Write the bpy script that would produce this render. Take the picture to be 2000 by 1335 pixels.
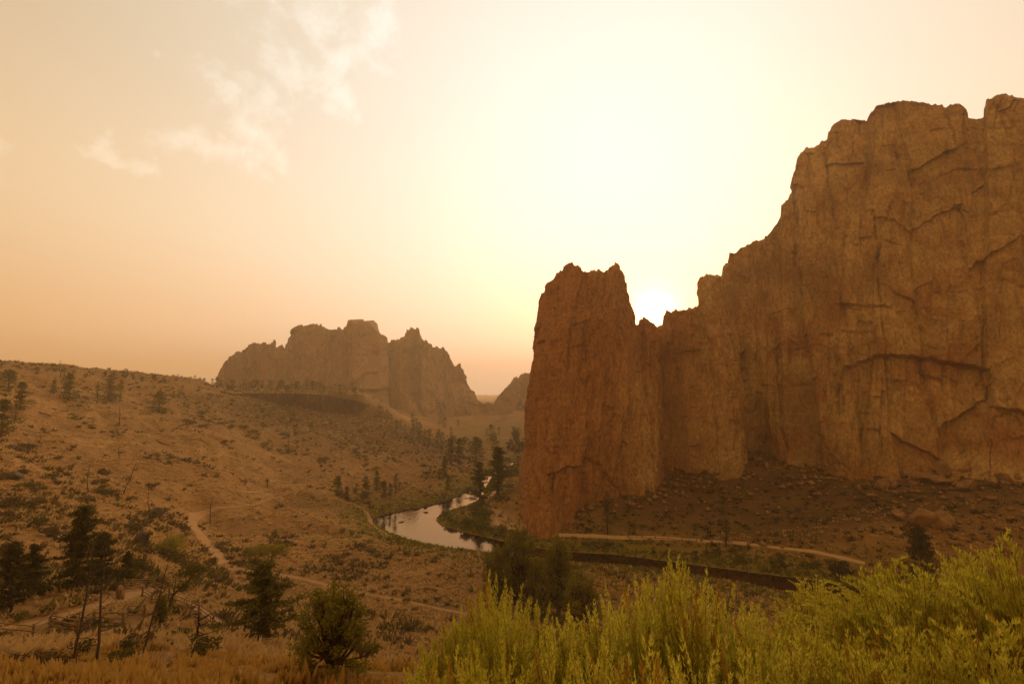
import bpy, math, random
import numpy as np
from mathutils import Vector

for o in list(bpy.data.objects):
    bpy.data.objects.remove(o, do_unlink=True)
scene = bpy.context.scene
COL = scene.collection

# ------------------------------------------------------------------ camera
F = 1000.0                                   # focal length in units of a 2000 px wide frame
PITCH = math.atan((760.0 - 667.5) / F)
CAMZ = 50.0
cam_d = bpy.data.cameras.new('camera')
cam = bpy.data.objects.new('camera', cam_d)
COL.objects.link(cam)
cam.location = (0, 0, CAMZ)
cam.rotation_euler = (math.radians(90) + PITCH, 0, 0)
cam_d.sensor_width = 36.0
cam_d.lens = 36.0 * F / 2000.0
cam_d.clip_start = 0.1
cam_d.clip_end = 12000.0
scene.camera = cam
CP_, SP_ = math.cos(PITCH), math.sin(PITCH)


def ray(px, py):
    u = (np.asarray(px, float) - 1000.0) / F
    v = (667.5 - np.asarray(py, float)) / F
    return u, CP_ - v * SP_, SP_ + v * CP_


def at(px, py, Y):
    """the point seen at photo pixel (px, py), Y metres out along the valley"""
    dx, dy, dz = ray(px, py)
    t = np.asarray(Y, float) / dy
    return np.stack(np.broadcast_arrays(dx * t, dy * t, CAMZ + dz * t), -1)


def atz(px, py, z=0.0):
    dx, dy, dz = ray(px, py)
    t = (z - CAMZ) / dz
    return np.stack(np.broadcast_arrays(dx * t, dy * t, CAMZ + dz * t), -1)


# ------------------------------------------------------------------ sun and sky
sd = ray(1279, 614)
SUN = Vector((float(sd[0]), float(sd[1]), float(sd[2]))).normalized()
sun_d = bpy.data.lights.new('sun', 'SUN')
sun_d.energy = 2.2
sun_d.angle = math.radians(2.5)
sun_d.color = (1.0, 0.60, 0.27)
sun = bpy.data.objects.new('sun', sun_d)
COL.objects.link(sun)
sun.rotation_euler = SUN.to_track_quat('Z', 'Y').to_euler()

world = bpy.data.worlds.new('World')
scene.world = world
world.use_nodes = True
NT = world.node_tree
for n in list(NT.nodes):
    NT.nodes.remove(n)


class G:
    """small helper for node trees"""
    def __init__(self, tree):
        self.t = tree

    def n(self, kind, **kw):
        nd = self.t.nodes.new(kind)
        for k, v in kw.items():
            setattr(nd, k, v)
        return nd

    def l(self, a, b):
        self.t.links.new(a, b)

    def put(self, sock, v):
        if hasattr(v, 'is_output'):
            self.l(v, sock)
        elif v is not None:
            sock.default_value = v

    def m(self, op, a, b=None, c=None, clamp=False):
        nd = self.n('ShaderNodeMath', operation=op, use_clamp=clamp)
        for i, v in enumerate((a, b, c)):
            self.put(nd.inputs[i], v)
        return nd.outputs[0]

    def vm(self, op, a, b=None):
        nd = self.n('ShaderNodeVectorMath', operation=op)
        self.put(nd.inputs[0], a)
        self.put(nd.inputs[1], b)
        return nd

    def mix(self, f, a, b, blend='MIX'):
        nd = self.n('ShaderNodeMix', data_type='RGBA', blend_type=blend)
        self.put(nd.inputs[0], f)
        self.put(nd.inputs[6], a)
        self.put(nd.inputs[7], b)
        return nd.outputs[2]

    def ramp(self, f, stops, interp='LINEAR'):
        nd = self.n('ShaderNodeValToRGB')
        nd.color_ramp.interpolation = interp
        els = nd.color_ramp.elements
        while len(els) < len(stops):
            els.new(0.5)
        for e, (p, c) in zip(els, stops):
            e.position = p
            e.color = tuple(c) + (1.0,) if len(c) == 3 else c
        self.put(nd.inputs[0], f)
        return nd.outputs[0]

    def noise(self, vec, scale, detail=4, rough=0.55, dist=0.0):
        nd = self.n('ShaderNodeTexNoise')
        nd.inputs['Scale'].default_value = scale
        nd.inputs['Detail'].default_value = detail
        nd.inputs['Roughness'].default_value = rough
        nd.inputs['Distortion'].default_value = dist
        self.put(nd.inputs['Vector'], vec)
        return nd.outputs[0]

    def mapping(self, vec, scale=(1, 1, 1), loc=(0, 0, 0), rot=(0, 0, 0)):
        nd = self.n('ShaderNodeMapping')
        nd.inputs['Scale'].default_value = scale
        nd.inputs['Location'].default_value = loc
        nd.inputs['Rotation'].default_value = rot
        self.put(nd.inputs['Vector'], vec)
        return nd.outputs[0]


g = G(NT)
tc = g.n('ShaderNodeTexCoord')
D = g.vm('NORMALIZE', tc.outputs['Generated']).outputs[0]
sep = g.n('ShaderNodeSeparateXYZ')
g.l(D, sep.inputs[0])
dot = g.vm('DOT_PRODUCT', D, tuple(SUN)).outputs['Value']
theta = g.m('ARCCOSINE', g.m('MINIMUM', dot, 0.999999))
# smoke-filled sky: warm layer that changes with height above the horizon
lay = g.ramp(g.m('MULTIPLY_ADD', sep.outputs[2], 0.5, 0.5, clamp=True), [
    (0.40, (0.66, 0.36, 0.16)), (0.50, (0.86, 0.49, 0.235)), (0.55, (0.94, 0.60, 0.325)),
    (0.64, (0.93, 0.69, 0.44)), (0.78, (0.73, 0.58, 0.40)), (1.0, (0.60, 0.45, 0.28))], 'EASE')
# away from the sun the sky gets dimmer and deeper in colour
fall = g.n('ShaderNodeMapRange', interpolation_type='SMOOTHSTEP')
g.l(theta, fall.inputs[0])
fall.inputs[1].default_value = 0.55
fall.inputs[2].default_value = 1.9
away = g.mix(fall.outputs[0], (1, 1, 1, 1), (0.68, 0.485, 0.265, 1))
lay = g.mix(1.0, lay, away, 'MULTIPLY')
# broad pale aureole: the smoke is thickest low down, so it opens upward from the sun
ad_ = ray(1185, 345)
AUR = Vector((float(ad_[0]), float(ad_[1]), float(ad_[2]))).normalized()
th2 = g.m('ARCCOSINE', g.m('MINIMUM', g.vm('DOT_PRODUCT', D, tuple(AUR)).outputs['Value'], 0.999999))
au = g.m('EXPONENT', g.m('MULTIPLY', g.m('POWER', g.m('DIVIDE', th2, 0.53), 1.9), -1.0))
un = g.noise(D, 2.2, 5, 0.55, 0.5)
au = g.m('MULTIPLY', au, g.m('MULTIPLY_ADD', un, 0.24, 0.88), clamp=True)
smoke = g.mix(au, lay, (1.06, 1.045, 0.985, 1))
g3 = g.m('EXPONENT', g.m('DIVIDE', theta, -0.020))
glo3 = g.vm('SCALE', (1.0, 0.72, 0.36))
g.l(g.m('MULTIPLY', g3, 9.0), glo3.inputs['Scale'])
smoke = g.vm('ADD', smoke, glo3.outputs[0]).outputs[0]
# thin sunlit clouds high up
pl = g.n('ShaderNodeCombineXYZ')
zz = g.m('MAXIMUM', sep.outputs[2], 0.03)
g.l(g.m('DIVIDE', sep.outputs[0], zz), pl.inputs[0])
g.l(g.m('DIVIDE', sep.outputs[1], zz), pl.inputs[1])


def sky_blob(px, py, sx, sy, rot=0.0):
    """soft ellipse around the sky direction of a photo pixel"""
    d = ray(px, py)
    c = Vector((float(d[0]), float(d[1]), float(d[2]))).normalized()
    e1 = Vector((0, 0, 1)).cross(c).normalized() * -1
    e2 = c.cross(e1).normalized() * -1
    if e2.z < 0:
        e2 = -e2
    ca, sa = math.cos(rot), math.sin(rot)
    a1 = (e1 * ca + e2 * sa) / sx
    a2 = (e2 * ca - e1 * sa) / sy
    dd = g.vm('SUBTRACT', D, tuple(c)).outputs[0]
    p = g.vm('DOT_PRODUCT', dd, tuple(a1)).outputs['Value']
    q = g.vm('DOT_PRODUCT', dd, tuple(a2)).outputs['Value']
    r2 = g.m('ADD', g.m('MULTIPLY', p, p), g.m('MULTIPLY', q, q))
    return g.m('EXPONENT', g.m('MULTIPLY', r2, -1.0))


blobs = [(620, 20, .14, .09, 0), (690, 110, .10, .045, .3), (650, 180, .045, .06, 0), (560, 130, .11, .05, -.4),
         (470, 170, .10, .05, -.5), (500, 250, .05, .09, .25), (530, 300, .07, .035, -.3), (420, 290, .10, .03, 0),
         (215, 312, .055, .016, -.1), (190, 300, .02, .02, .4), (305, 105, .012, .009, 0), (-15, 310, .03, .06, 0), (730, 60, .06, .06, 0)]
msk = None
for b in blobs:
    v = sky_blob(*b)
    msk = v if msk is None else g.m('MAXIMUM', msk, v)
cn = g.noise(D, 13.0, 12, 0.66, 0.35)
cn2 = g.noise(D, 3.2, 3, 0.5)
cn3 = g.noise(D, 34.0, 8, 0.62, 0.2)
cl = g.n('ShaderNodeMapRange', interpolation_type='SMOOTHSTEP')
g.l(g.m('ADD', g.m('MULTIPLY', g.m('ADD', g.m('SUBTRACT', cn, 0.5), g.m('MULTIPLY', g.m('SUBTRACT', cn3, 0.5), 0.45)), 2.7), msk), cl.inputs[0])
cl.inputs[1].default_value = 0.42
cl.inputs[2].default_value = 1.35
cloud = g.m('MULTIPLY', cl.outputs[0], g.m('MULTIPLY_ADD', cn2, 0.6, 0.45))
cadd = g.vm('SCALE', (0.17, 0.22, 0.24))
g.l(g.m('MULTIPLY', cloud, 1.0), cadd.inputs['Scale'])
smoke = g.vm('ADD', smoke, cadd.outputs[0]).outputs[0]
sky = g.n('ShaderNodeTexSky')
sky.sky_type = 'NISHITA'
sky.sun_disc = False
sky.sun_elevation = math.asin(SUN.z)
sky.sun_rotation = math.atan2(SUN.x, SUN.y)
sky.air_density = 2.0
sky.dust_density = 6.0
sky.ozone_density = 1.0
tint = g.mix(1.0, sky.outputs[0], (1.0, 0.72, 0.42, 1.0), 'MULTIPLY')
bg1 = g.n('ShaderNodeBackground')
g.l(tint, bg1.inputs[0])
bg1.inputs[1].default_value = 0.05
bg2 = g.n('ShaderNodeBackground')
g.l(smoke, bg2.inputs[0])
bg2.inputs[1].default_value = 0.97
ad = g.n('ShaderNodeAddShader')
g.l(bg1.outputs[0], ad.inputs[0])
g.l(bg2.outputs[0], ad.inputs[1])
wo = g.n('ShaderNodeOutputWorld')
g.l(ad.outputs[0], wo.inputs[0])
world.cycles.sampling_method = 'MANUAL'
world.cycles.sample_map_resolution = 512

vs = scene.view_settings
vs.view_transform = 'Standard'
vs.look = 'None'
vs.exposure = 0.0
vs.gamma = 1.0
vs.use_curve_mapping = False
cy = scene.cycles
cy.use_denoising = True
cy.max_bounces = 5
cy.diffuse_bounces = 2
cy.glossy_bounces = 2
cy.transmission_bounces = 3
cy.volume_bounces = 1
cy.transparent_max_bounces = 4
cy.sample_clamp_indirect = 6.0
cy.caustics_reflective = False
cy.caustics_refractive = False

# ------------------------------------------------------------------ numeric helpers
def hsh(ix, iy, seed=0):
    h = (ix.astype(np.int64) * 374761393 + iy.astype(np.int64) * 668265263 + seed * 1274126177) & 0xFFFFFFFF
    h = ((h ^ (h >> 13)) * 1274126177) & 0xFFFFFFFF
    h = ((h ^ (h >> 16)) * 2246822519) & 0xFFFFFFFF
    return ((h ^ (h >> 15)) & 0xFFFFFF) / float(0x1000000)


def pn(x, y, seed=0):
    """gradient noise, about -1..1"""
    x, y = np.asarray(x, float), np.asarray(y, float)
    x0, y0 = np.floor(x), np.floor(y)
    fx, fy = x - x0, y - y0
    u, v = fx * fx * fx * (fx * (fx * 6 - 15) + 10), fy * fy * fy * (fy * (fy * 6 - 15) + 10)

    def gr(a, b):
        t = hsh(x0 + a, y0 + b, seed) * 2 * np.pi
        return np.cos(t) * (fx - a) + np.sin(t) * (fy - b)
    n0 = gr(0, 0) * (1 - u) + gr(1, 0) * u
    n1 = gr(0, 1) * (1 - u) + gr(1, 1) * u
    return (n0 * (1 - v) + n1 * v) * 1.5


def fbm(x, y, octv=4, seed=0, gain=0.5, ridge=False):
    s, a, tot = 0.0, 1.0, 0.0
    for i in range(octv):
        n = pn(x * 2.03 ** i + i * 17.3, y * 2.03 ** i - i * 9.1, seed + i * 7)
        if ridge:
            n = 1 - 2 * np.abs(n)
        s = s + a * n
        tot += a
        a *= gain
    return s / tot


def worley(x, y, seed=0):
    """nearest cell: F1, F2, random of the cell, offset from the cell centre"""
    x0, y0 = np.floor(x), np.floor(y)
    f1 = np.full(x.shape, 9.0)
    f2 = np.full(x.shape, 9.0)
    cid = np.zeros(x.shape)
    ox, oy = np.zeros(x.shape), np.zeros(x.shape)
    for a in (-1, 0, 1):
        for b in (-1, 0, 1):
            cx, cy_ = x0 + a + hsh(x0 + a, y0 + b, seed), y0 + b + hsh(x0 + a, y0 + b, seed + 5)
            d = np.hypot(x - cx, y - cy_)
            nw = d < f1
            f2 = np.where(nw, f1, np.minimum(f2, d))
            cid = np.where(nw, hsh(x0 + a, y0 + b, seed + 11), cid)
            ox = np.where(nw, x - cx, ox)
            oy = np.where(nw, y - cy_, oy)
            f1 = np.where(nw, d, f1)
    return f1, f2, cid, ox, oy


def sstep(a, b, x):
    t = np.clip((x - a) / (b - a), 0, 1)
    return t * t * (3 - 2 * t)


def poly_dist(x, y, poly, closed=True):
    """distance to a polyline, inside flag, fraction along it"""
    P = np.asarray(poly, float)
    n = len(P)
    d = np.full(x.shape, 1e9)
    ins = np.zeros(x.shape, bool)
    for i in range(n if closed else n - 1):
        a, b = P[i], P[(i + 1) % n]
        ex, ey = b - a
        L2 = ex * ex + ey * ey + 1e-12
        t = np.clip(((x - a[0]) * ex + (y - a[1]) * ey) / L2, 0, 1)
        d = np.minimum(d, np.hypot(x - a[0] - t * ex, y - a[1] - t * ey))
        if closed:
            c = ((a[1] > y) != (b[1] > y)) & (x < ex * (y - a[1]) / (ey if abs(ey) > 1e-9 else 1e-9) + a[0])
            ins ^= c
    return d, ins


def spline(pts, n):
    """Catmull-Rom through points, n samples"""
    P = np.asarray(pts, float)
    P = np.vstack([2 * P[0] - P[1], P, 2 * P[-1] - P[-2]])
    m = len(P) - 3
    t = np.linspace(0, m - 1e-9, n)
    i = t.astype(int)
    f = (t - i)[:, None]
    a, b, c, d = P[i], P[i + 1], P[i + 2], P[i + 3]
    return 0.5 * (2 * b + (c - a) * f + (2 * a - 5 * b + 4 * c - d) * f * f + (3 * b - a - 3 * c + d) * f ** 3)


def mesh(name, V, Fc, mat=None, smooth=False):
    V = np.asarray(V, np.float32)
    Fc = np.asarray(Fc, np.int32)
    me = bpy.data.meshes.new(name)
    k = Fc.shape[1]
    me.vertices.add(len(V))
    me.vertices.foreach_set('co', V.ravel())
    me.loops.add(Fc.size)
    me.loops.foreach_set('vertex_index', Fc.ravel())
    me.polygons.add(len(Fc))
    me.polygons.foreach_set('loop_start', np.arange(0, Fc.size, k, dtype=np.int32))
    if smooth:
        me.polygons.foreach_set('use_smooth', np.ones(len(Fc), bool))
    me.update(calc_edges=True)
    if mat is not None:
        me.materials.append(mat)
    return me


def attr(me, name, arr):
    arr = np.asarray(arr, np.float32)
    if arr.ndim == 2:
        a = me.color_attributes.new(name, 'FLOAT_COLOR', 'POINT')
        c = np.ones((len(arr), 4), np.float32)
        c[:, :arr.shape[1]] = arr
        a.data.foreach_set('color', c.ravel())
    else:
        a = me.attributes.new(name, 'FLOAT', 'POINT')
        a.data.foreach_set('value', arr)


def link(name, data, parent=None, loc=None, rot=None, scale=None):
    o = bpy.data.objects.new(name, data)
    COL.objects.link(o)
    if parent is not None:
        o.parent = parent
    if loc is not None:
        o.location = [float(c) for c in loc]
    if rot is not None:
        o.rotation_euler = rot
    if scale is not None:
        o.scale = (scale,) * 3 if np.isscalar(scale) else scale
    return o


def tag(o, label=None, cat=None, group=None, kind=None):
    if label:
        o['label'] = label
    if cat:
        o['category'] = cat
    if group:
        o['group'] = group
    if kind:
        o['kind'] = kind
    return o


def grid_faces(nr, nc):
    i = np.arange(nr - 1)[:, None] * nc + np.arange(nc - 1)[None, :]
    return np.stack([i, i + 1, i + nc + 1, i + nc], -1).reshape(-1, 4)


class MB:
    """collects triangles"""
    def __init__(self):
        self.V, self.F, self.n = [], [], 0

    def add(self, V, Fc):
        V = np.asarray(V, float)
        Fc = np.asarray(Fc, int)
        if Fc.shape[1] == 4:
            Fc = np.vstack([Fc[:, [0, 1, 2]], Fc[:, [0, 2, 3]]])
        self.V.append(V)
        self.F.append(Fc + self.n)
        self.n += len(V)
        return self

    def tube(self, P, R, k=6):
        P = np.asarray(P, float)
        R = np.broadcast_to(np.asarray(R, float), (len(P),))
        T = np.gradient(P, axis=0)
        T /= np.linalg.norm(T, axis=1)[:, None] + 1e-9
        ref = np.where(np.abs(T[:, 2:3]) > 0.9, np.array([[1.0, 0, 0]]), np.array([[0, 0, 1.0]]))
        A = np.cross(T, ref)
        A /= np.linalg.norm(A, axis=1)[:, None] + 1e-9
        B = np.cross(T, A)
        th = np.arange(k) / k * 2 * np.pi
        V = P[:, None] + R[:, None, None] * (A[:, None] * np.cos(th)[None, :, None] + B[:, None] * np.sin(th)[None, :, None])
        n = len(P)
        i = np.arange(n - 1)[:, None] * k + np.arange(k)[None]
        j = np.arange(n - 1)[:, None] * k + (np.arange(k)[None] + 1) % k
        Fq = np.stack([i, j, j + k, i + k], -1).reshape(-1, 4)
        self.add(V.reshape(-1, 3), Fq)
        cap = [[0, q + 1, q] for q in range(1, k - 1)] + [[(n - 1) * k, (n - 1) * k + q, (n - 1) * k + q + 1] for q in range(1, k - 1)]
        self.F.append(np.array(cap) + self.n - n * k)
        return self

    def leaves(self, C, size, rng, up=0.0, flat=1.0, stretch=1.0):
        """one free triangle around each centre"""
        C = np.asarray(C, float)
        n = len(C)
        size = np.broadcast_to(np.asarray(size, float), (n,))
        a = rng.normal(size=(n, 3))
        a[:, 2] += up
        a /= np.linalg.norm(a, axis=1)[:, None] + 1e-9
        b = np.cross(a, rng.normal(size=(n, 3)))
        b /= np.linalg.norm(b, axis=1)[:, None] + 1e-9
        s = size[:, None]
        V = np.stack([C + a * s * stretch, C - a * s * 0.5 * stretch + b * s * 0.62 * flat, C - a * s * 0.5 * stretch - b * s * 0.62 * flat], 1)
        self.add(V.reshape(-1, 3), np.arange(3 * n).reshape(-1, 3))
        return self

    def mesh(self, name, mat, smooth=False):
        return mesh(name, np.vstack(self.V), np.vstack(self.F), mat, smooth)


# ------------------------------------------------------------------ materials
def new_mat(name):
    m = bpy.data.materials.new(name)
    m.use_nodes = True
    for n in list(m.node_tree.nodes):
        m.node_tree.nodes.remove(n)
    return m, G(m.node_tree)


def finish(gg, color, rough=0.9, bump=None, bstr=0.5, bdist=0.2, spec=0.2, trans=0.0, tcol=None):
    out = gg.n('ShaderNodeOutputMaterial')
    p = gg.n('ShaderNodeBsdfPrincipled')
    gg.put(p.inputs['Base Color'], color)
    gg.put(p.inputs['Roughness'], rough)
    p.inputs['Specular IOR Level'].default_value = spec
    if bump is not None:
        b = gg.n('ShaderNodeBump')
        b.inputs['Strength'].default_value = bstr
        b.inputs['Distance'].default_value = bdist
        gg.l(bump, b.inputs['Height'])
        gg.l(b.outputs[0], p.inputs['Normal'])
    if trans > 0:
        tr = gg.n('ShaderNodeBsdfTranslucent')
        gg.put(tr.inputs[0], tcol if tcol is not None else color)
        mx = gg.n('ShaderNodeMixShader')
        mx.inputs[0].default_value = trans
        gg.l(p.outputs[0], mx.inputs[1])
        gg.l(tr.outputs[0], mx.inputs[2])
        gg.l(mx.outputs[0], out.inputs[0])
    else:
        gg.l(p.outputs[0], out.inputs[0])


def leaf_mat(name, c1, c2, trans=0.3, rough=0.75):
    m, q = new_mat(name)
    geo = q.n('ShaderNodeNewGeometry')
    oi = q.n('ShaderNodeObjectInfo')
    f = q.m('ADD', q.m('MULTIPLY', geo.outputs['Random Per Island'], 0.55), q.m('MULTIPLY', oi.outputs['Random'], 0.45))
    col = q.mix(f, tuple(c1) + (1,), tuple(c2) + (1,))
    finish(q, col, rough, trans=trans, spec=0.15)
    return m


def bark_mat(name, c1, c2, sc=6.0):
    m, q = new_mat(name)
    t = q.n('ShaderNodeTexCoord').outputs['Object']
    n = q.noise(q.mapping(t, (sc, sc, sc * 0.25)), 1.0, 4, 0.6)
    finish(q, q.mix(n, tuple(c1) + (1,), tuple(c2) + (1,)), 0.95, bump=n, bstr=0.6, bdist=0.03, spec=0.1)
    return m


M_PINE = leaf_mat('pine needles', (0.100, 0.086, 0.011), (0.195, 0.158, 0.022), 0.40)
M_PINE_D = leaf_mat('dark pine needles', (0.070, 0.056, 0.009), (0.135, 0.106, 0.016), 0.34)
M_JUNI = leaf_mat('juniper scales', (0.185, 0.160, 0.013), (0.34, 0.275, 0.028), 0.48)
M_SHRUB = leaf_mat('dry shrub leaves', (0.085, 0.052, 0.017), (0.19, 0.120, 0.043), 0.26)
M_SHRUB_G = leaf_mat('olive shrub leaves', (0.110, 0.092, 0.014), (0.210, 0.170, 0.030), 0.32)
M_TUFT = leaf_mat('bunchgrass', (0.38, 0.235, 0.085), (0.66, 0.44, 0.18), 0.34)
M_RABBIT = leaf_mat('yellow green shrub leaves', (0.20, 0.175, 0.012), (0.34, 0.28, 0.028), 0.40)
M_WILLOW = leaf_mat('willow leaves', (0.115, 0.120, 0.016), (0.220, 0.21, 0.036), 0.38)
M_SAGE = leaf_mat('sagebrush leaves', (0.38, 0.345, 0.026), (0.66, 0.60, 0.080), 0.55)
M_SAGE_D = leaf_mat('sagebrush twigs', (0.28, 0.155, 0.020), (0.50, 0.30, 0.045), 0.38)
M_GRASS = leaf_mat('dry grass blades', (0.42, 0.24, 0.045), (0.66, 0.41, 0.10), 0.42)
M_REED = leaf_mat('bank grass blades', (0.15, 0.150, 0.014), (0.31, 0.285, 0.032), 0.40)
M_BARK = bark_mat('pine bark', (0.060, 0.034, 0.020), (0.13, 0.078, 0.046))
M_DEAD = bark_mat('weathered dead wood', (0.055, 0.036, 0.024), (0.15, 0.105, 0.072))
M_CHAR = bark_mat('charred wood', (0.020, 0.013, 0.010), (0.055, 0.035, 0.025))
M_RAIL = bark_mat('weathered rails', (0.18, 0.105, 0.045), (0.38, 0.24, 0.115), 4.0)


def rock_mat(name, base, pale, red, dark, sc=1.0, bump=1.0, streak=0.5):
    """layers of stone: patches, stains running down, lichen, fine relief; 'tone' carries the zones of stone"""
    m, q = new_mat(name)
    t = q.n('ShaderNodeTexCoord').outputs['Object']
    at_ = q.n('ShaderNodeAttribute', attribute_name='tone')
    s = q.n('ShaderNodeSeparateColor')
    q.l(at_.outputs['Color'], s.inputs[0])
    w = q.noise(t, 0.035 * sc, 6, 0.66, 1.0)
    col = q.mix(q.ramp(w, [(0.40, (0, 0, 0)), (0.60, (1, 1, 1))]), base + (1,), pale + (1,))
    col = q.mix(s.outputs[0], col, red + (1,))
    col = q.mix(s.outputs[1], col, pale + (1,))
    r2 = q.noise(q.mapping(t, (1, 1, 0.6), (31, 7, 3)), 0.11 * sc, 5, 0.65, 1.2)
    col = q.mix(q.m('MULTIPLY', q.ramp(r2, [(0.52, (0, 0, 0)), (0.66, (1, 1, 1))]), 0.55), col, red + (1,))
    st = q.noise(q.mapping(t, (1, 1, 0.16)), 0.38 * sc, 6, 0.66, 0.9)
    stm = q.m('MULTIPLY', q.ramp(st, [(0.50, (0, 0, 0)), (0.68, (1, 1, 1))]), streak)
    col = q.mix(stm, col, dark + (1,))
    bl = q.noise(q.mapping(t, (1, 1, 0.5)), 1.1 * sc, 4, 0.7, 0.3)
    col = q.mix(0.75, col, q.ramp(bl, [(0.30, (0.42, 0.40, 0.38)), (0.5, (1, 1, 1)), (0.70, (1.45, 1.42, 1.35))]), 'MULTIPLY')
    fs = q.noise(q.mapping(t, (1, 1, 0.45), (2, 8, 4)), 3.4 * sc, 4, 0.7, 0.5)
    col = q.mix(0.45, col, q.ramp(fs, [(0.32, (0.5, 0.48, 0.46)), (0.5, (1, 1, 1)), (0.68, (1.4, 1.38, 1.32))]), 'MULTIPLY')
    li = q.noise(q.mapping(t, (1, 1, 0.8), (5, 50, 9)), 0.35 * sc, 6, 0.7)
    col = q.mix(q.m('MULTIPLY', q.ramp(li, [(0.60, (0, 0, 0)), (0.70, (1, 1, 1))]), 0.35), col, (0.33, 0.26, 0.055, 1))
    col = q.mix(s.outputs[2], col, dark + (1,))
    h1 = q.noise(q.mapping(t, (1, 1, 0.55)), 0.7 * sc, 8, 0.68, 0.4)
    hh = h1
    finish(q, col, 0.95, bump=hh, bstr=0.9, bdist=0.45 * bump / sc, spec=0.12)
    return m


M_CLIFF = rock_mat('welded tuff cliff', (0.345, 0.200, 0.066), (0.52, 0.335, 0.130), (0.345, 0.138, 0.040), (0.14, 0.072, 0.024), streak=0.5)
M_FAR = rock_mat('hazy far rock', (0.23, 0.140, 0.070), (0.34, 0.22, 0.12), (0.27, 0.13, 0.06), (0.09, 0.055, 0.03), 0.35)
M_BASALT = rock_mat('rimrock basalt', (0.060, 0.034, 0.016), (0.16, 0.095, 0.045), (0.09, 0.042, 0.020), (0.025, 0.016, 0.010), 1.4)
M_BOULD = rock_mat('fallen boulders', (0.27, 0.145, 0.055), (0.37, 0.22, 0.095), (0.27, 0.11, 0.04), (0.11, 0.058, 0.024), 2.0)
M_DROCK = rock_mat('river rocks', (0.085, 0.066, 0.055), (0.17, 0.13, 0.10), (0.10, 0.07, 0.05), (0.04, 0.03, 0.025), 4.0)

# ------------------------------------------------------------------ river outline (on the water plane z = 0)
rl = [(1006, 899), (980, 912), (951, 930), (935, 945), (914, 958), (880, 973), (840, 985), (785, 996), (742, 1006), (727, 1015),
      (736, 1026), (765, 1042), (820, 1060), (880, 1072), (945, 1080), (1020, 1091), (1120, 1101), (1250, 1111), (1400, 1134),
      (1500, 1152), (1600, 1180), (1700, 1215), (1830, 1262), (2050, 1345), (2330, 1440)]
rr = [(1012, 902), (988, 916), (962, 932), (950, 949), (940, 972), (915, 987), (872, 1000), (853, 1012), (862, 1024), (910, 1039),
      (970, 1053), (1030, 1066), (1100, 1076), (1200, 1082), (1300, 1095), (1400, 1108), (1500, 1121), (1600, 1134), (1700, 1150),
      (1850, 1178), (2050, 1215), (2400, 1270)]
RL = spline([atz(*p)[:2] for p in rl], 150)
RR = spline([atz(*p)[:2] for p in rr], 150)
RIVER = np.vstack([np.array([[60, 420]]), RL, RR[::-1], np.array([[75, 412]])])

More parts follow.
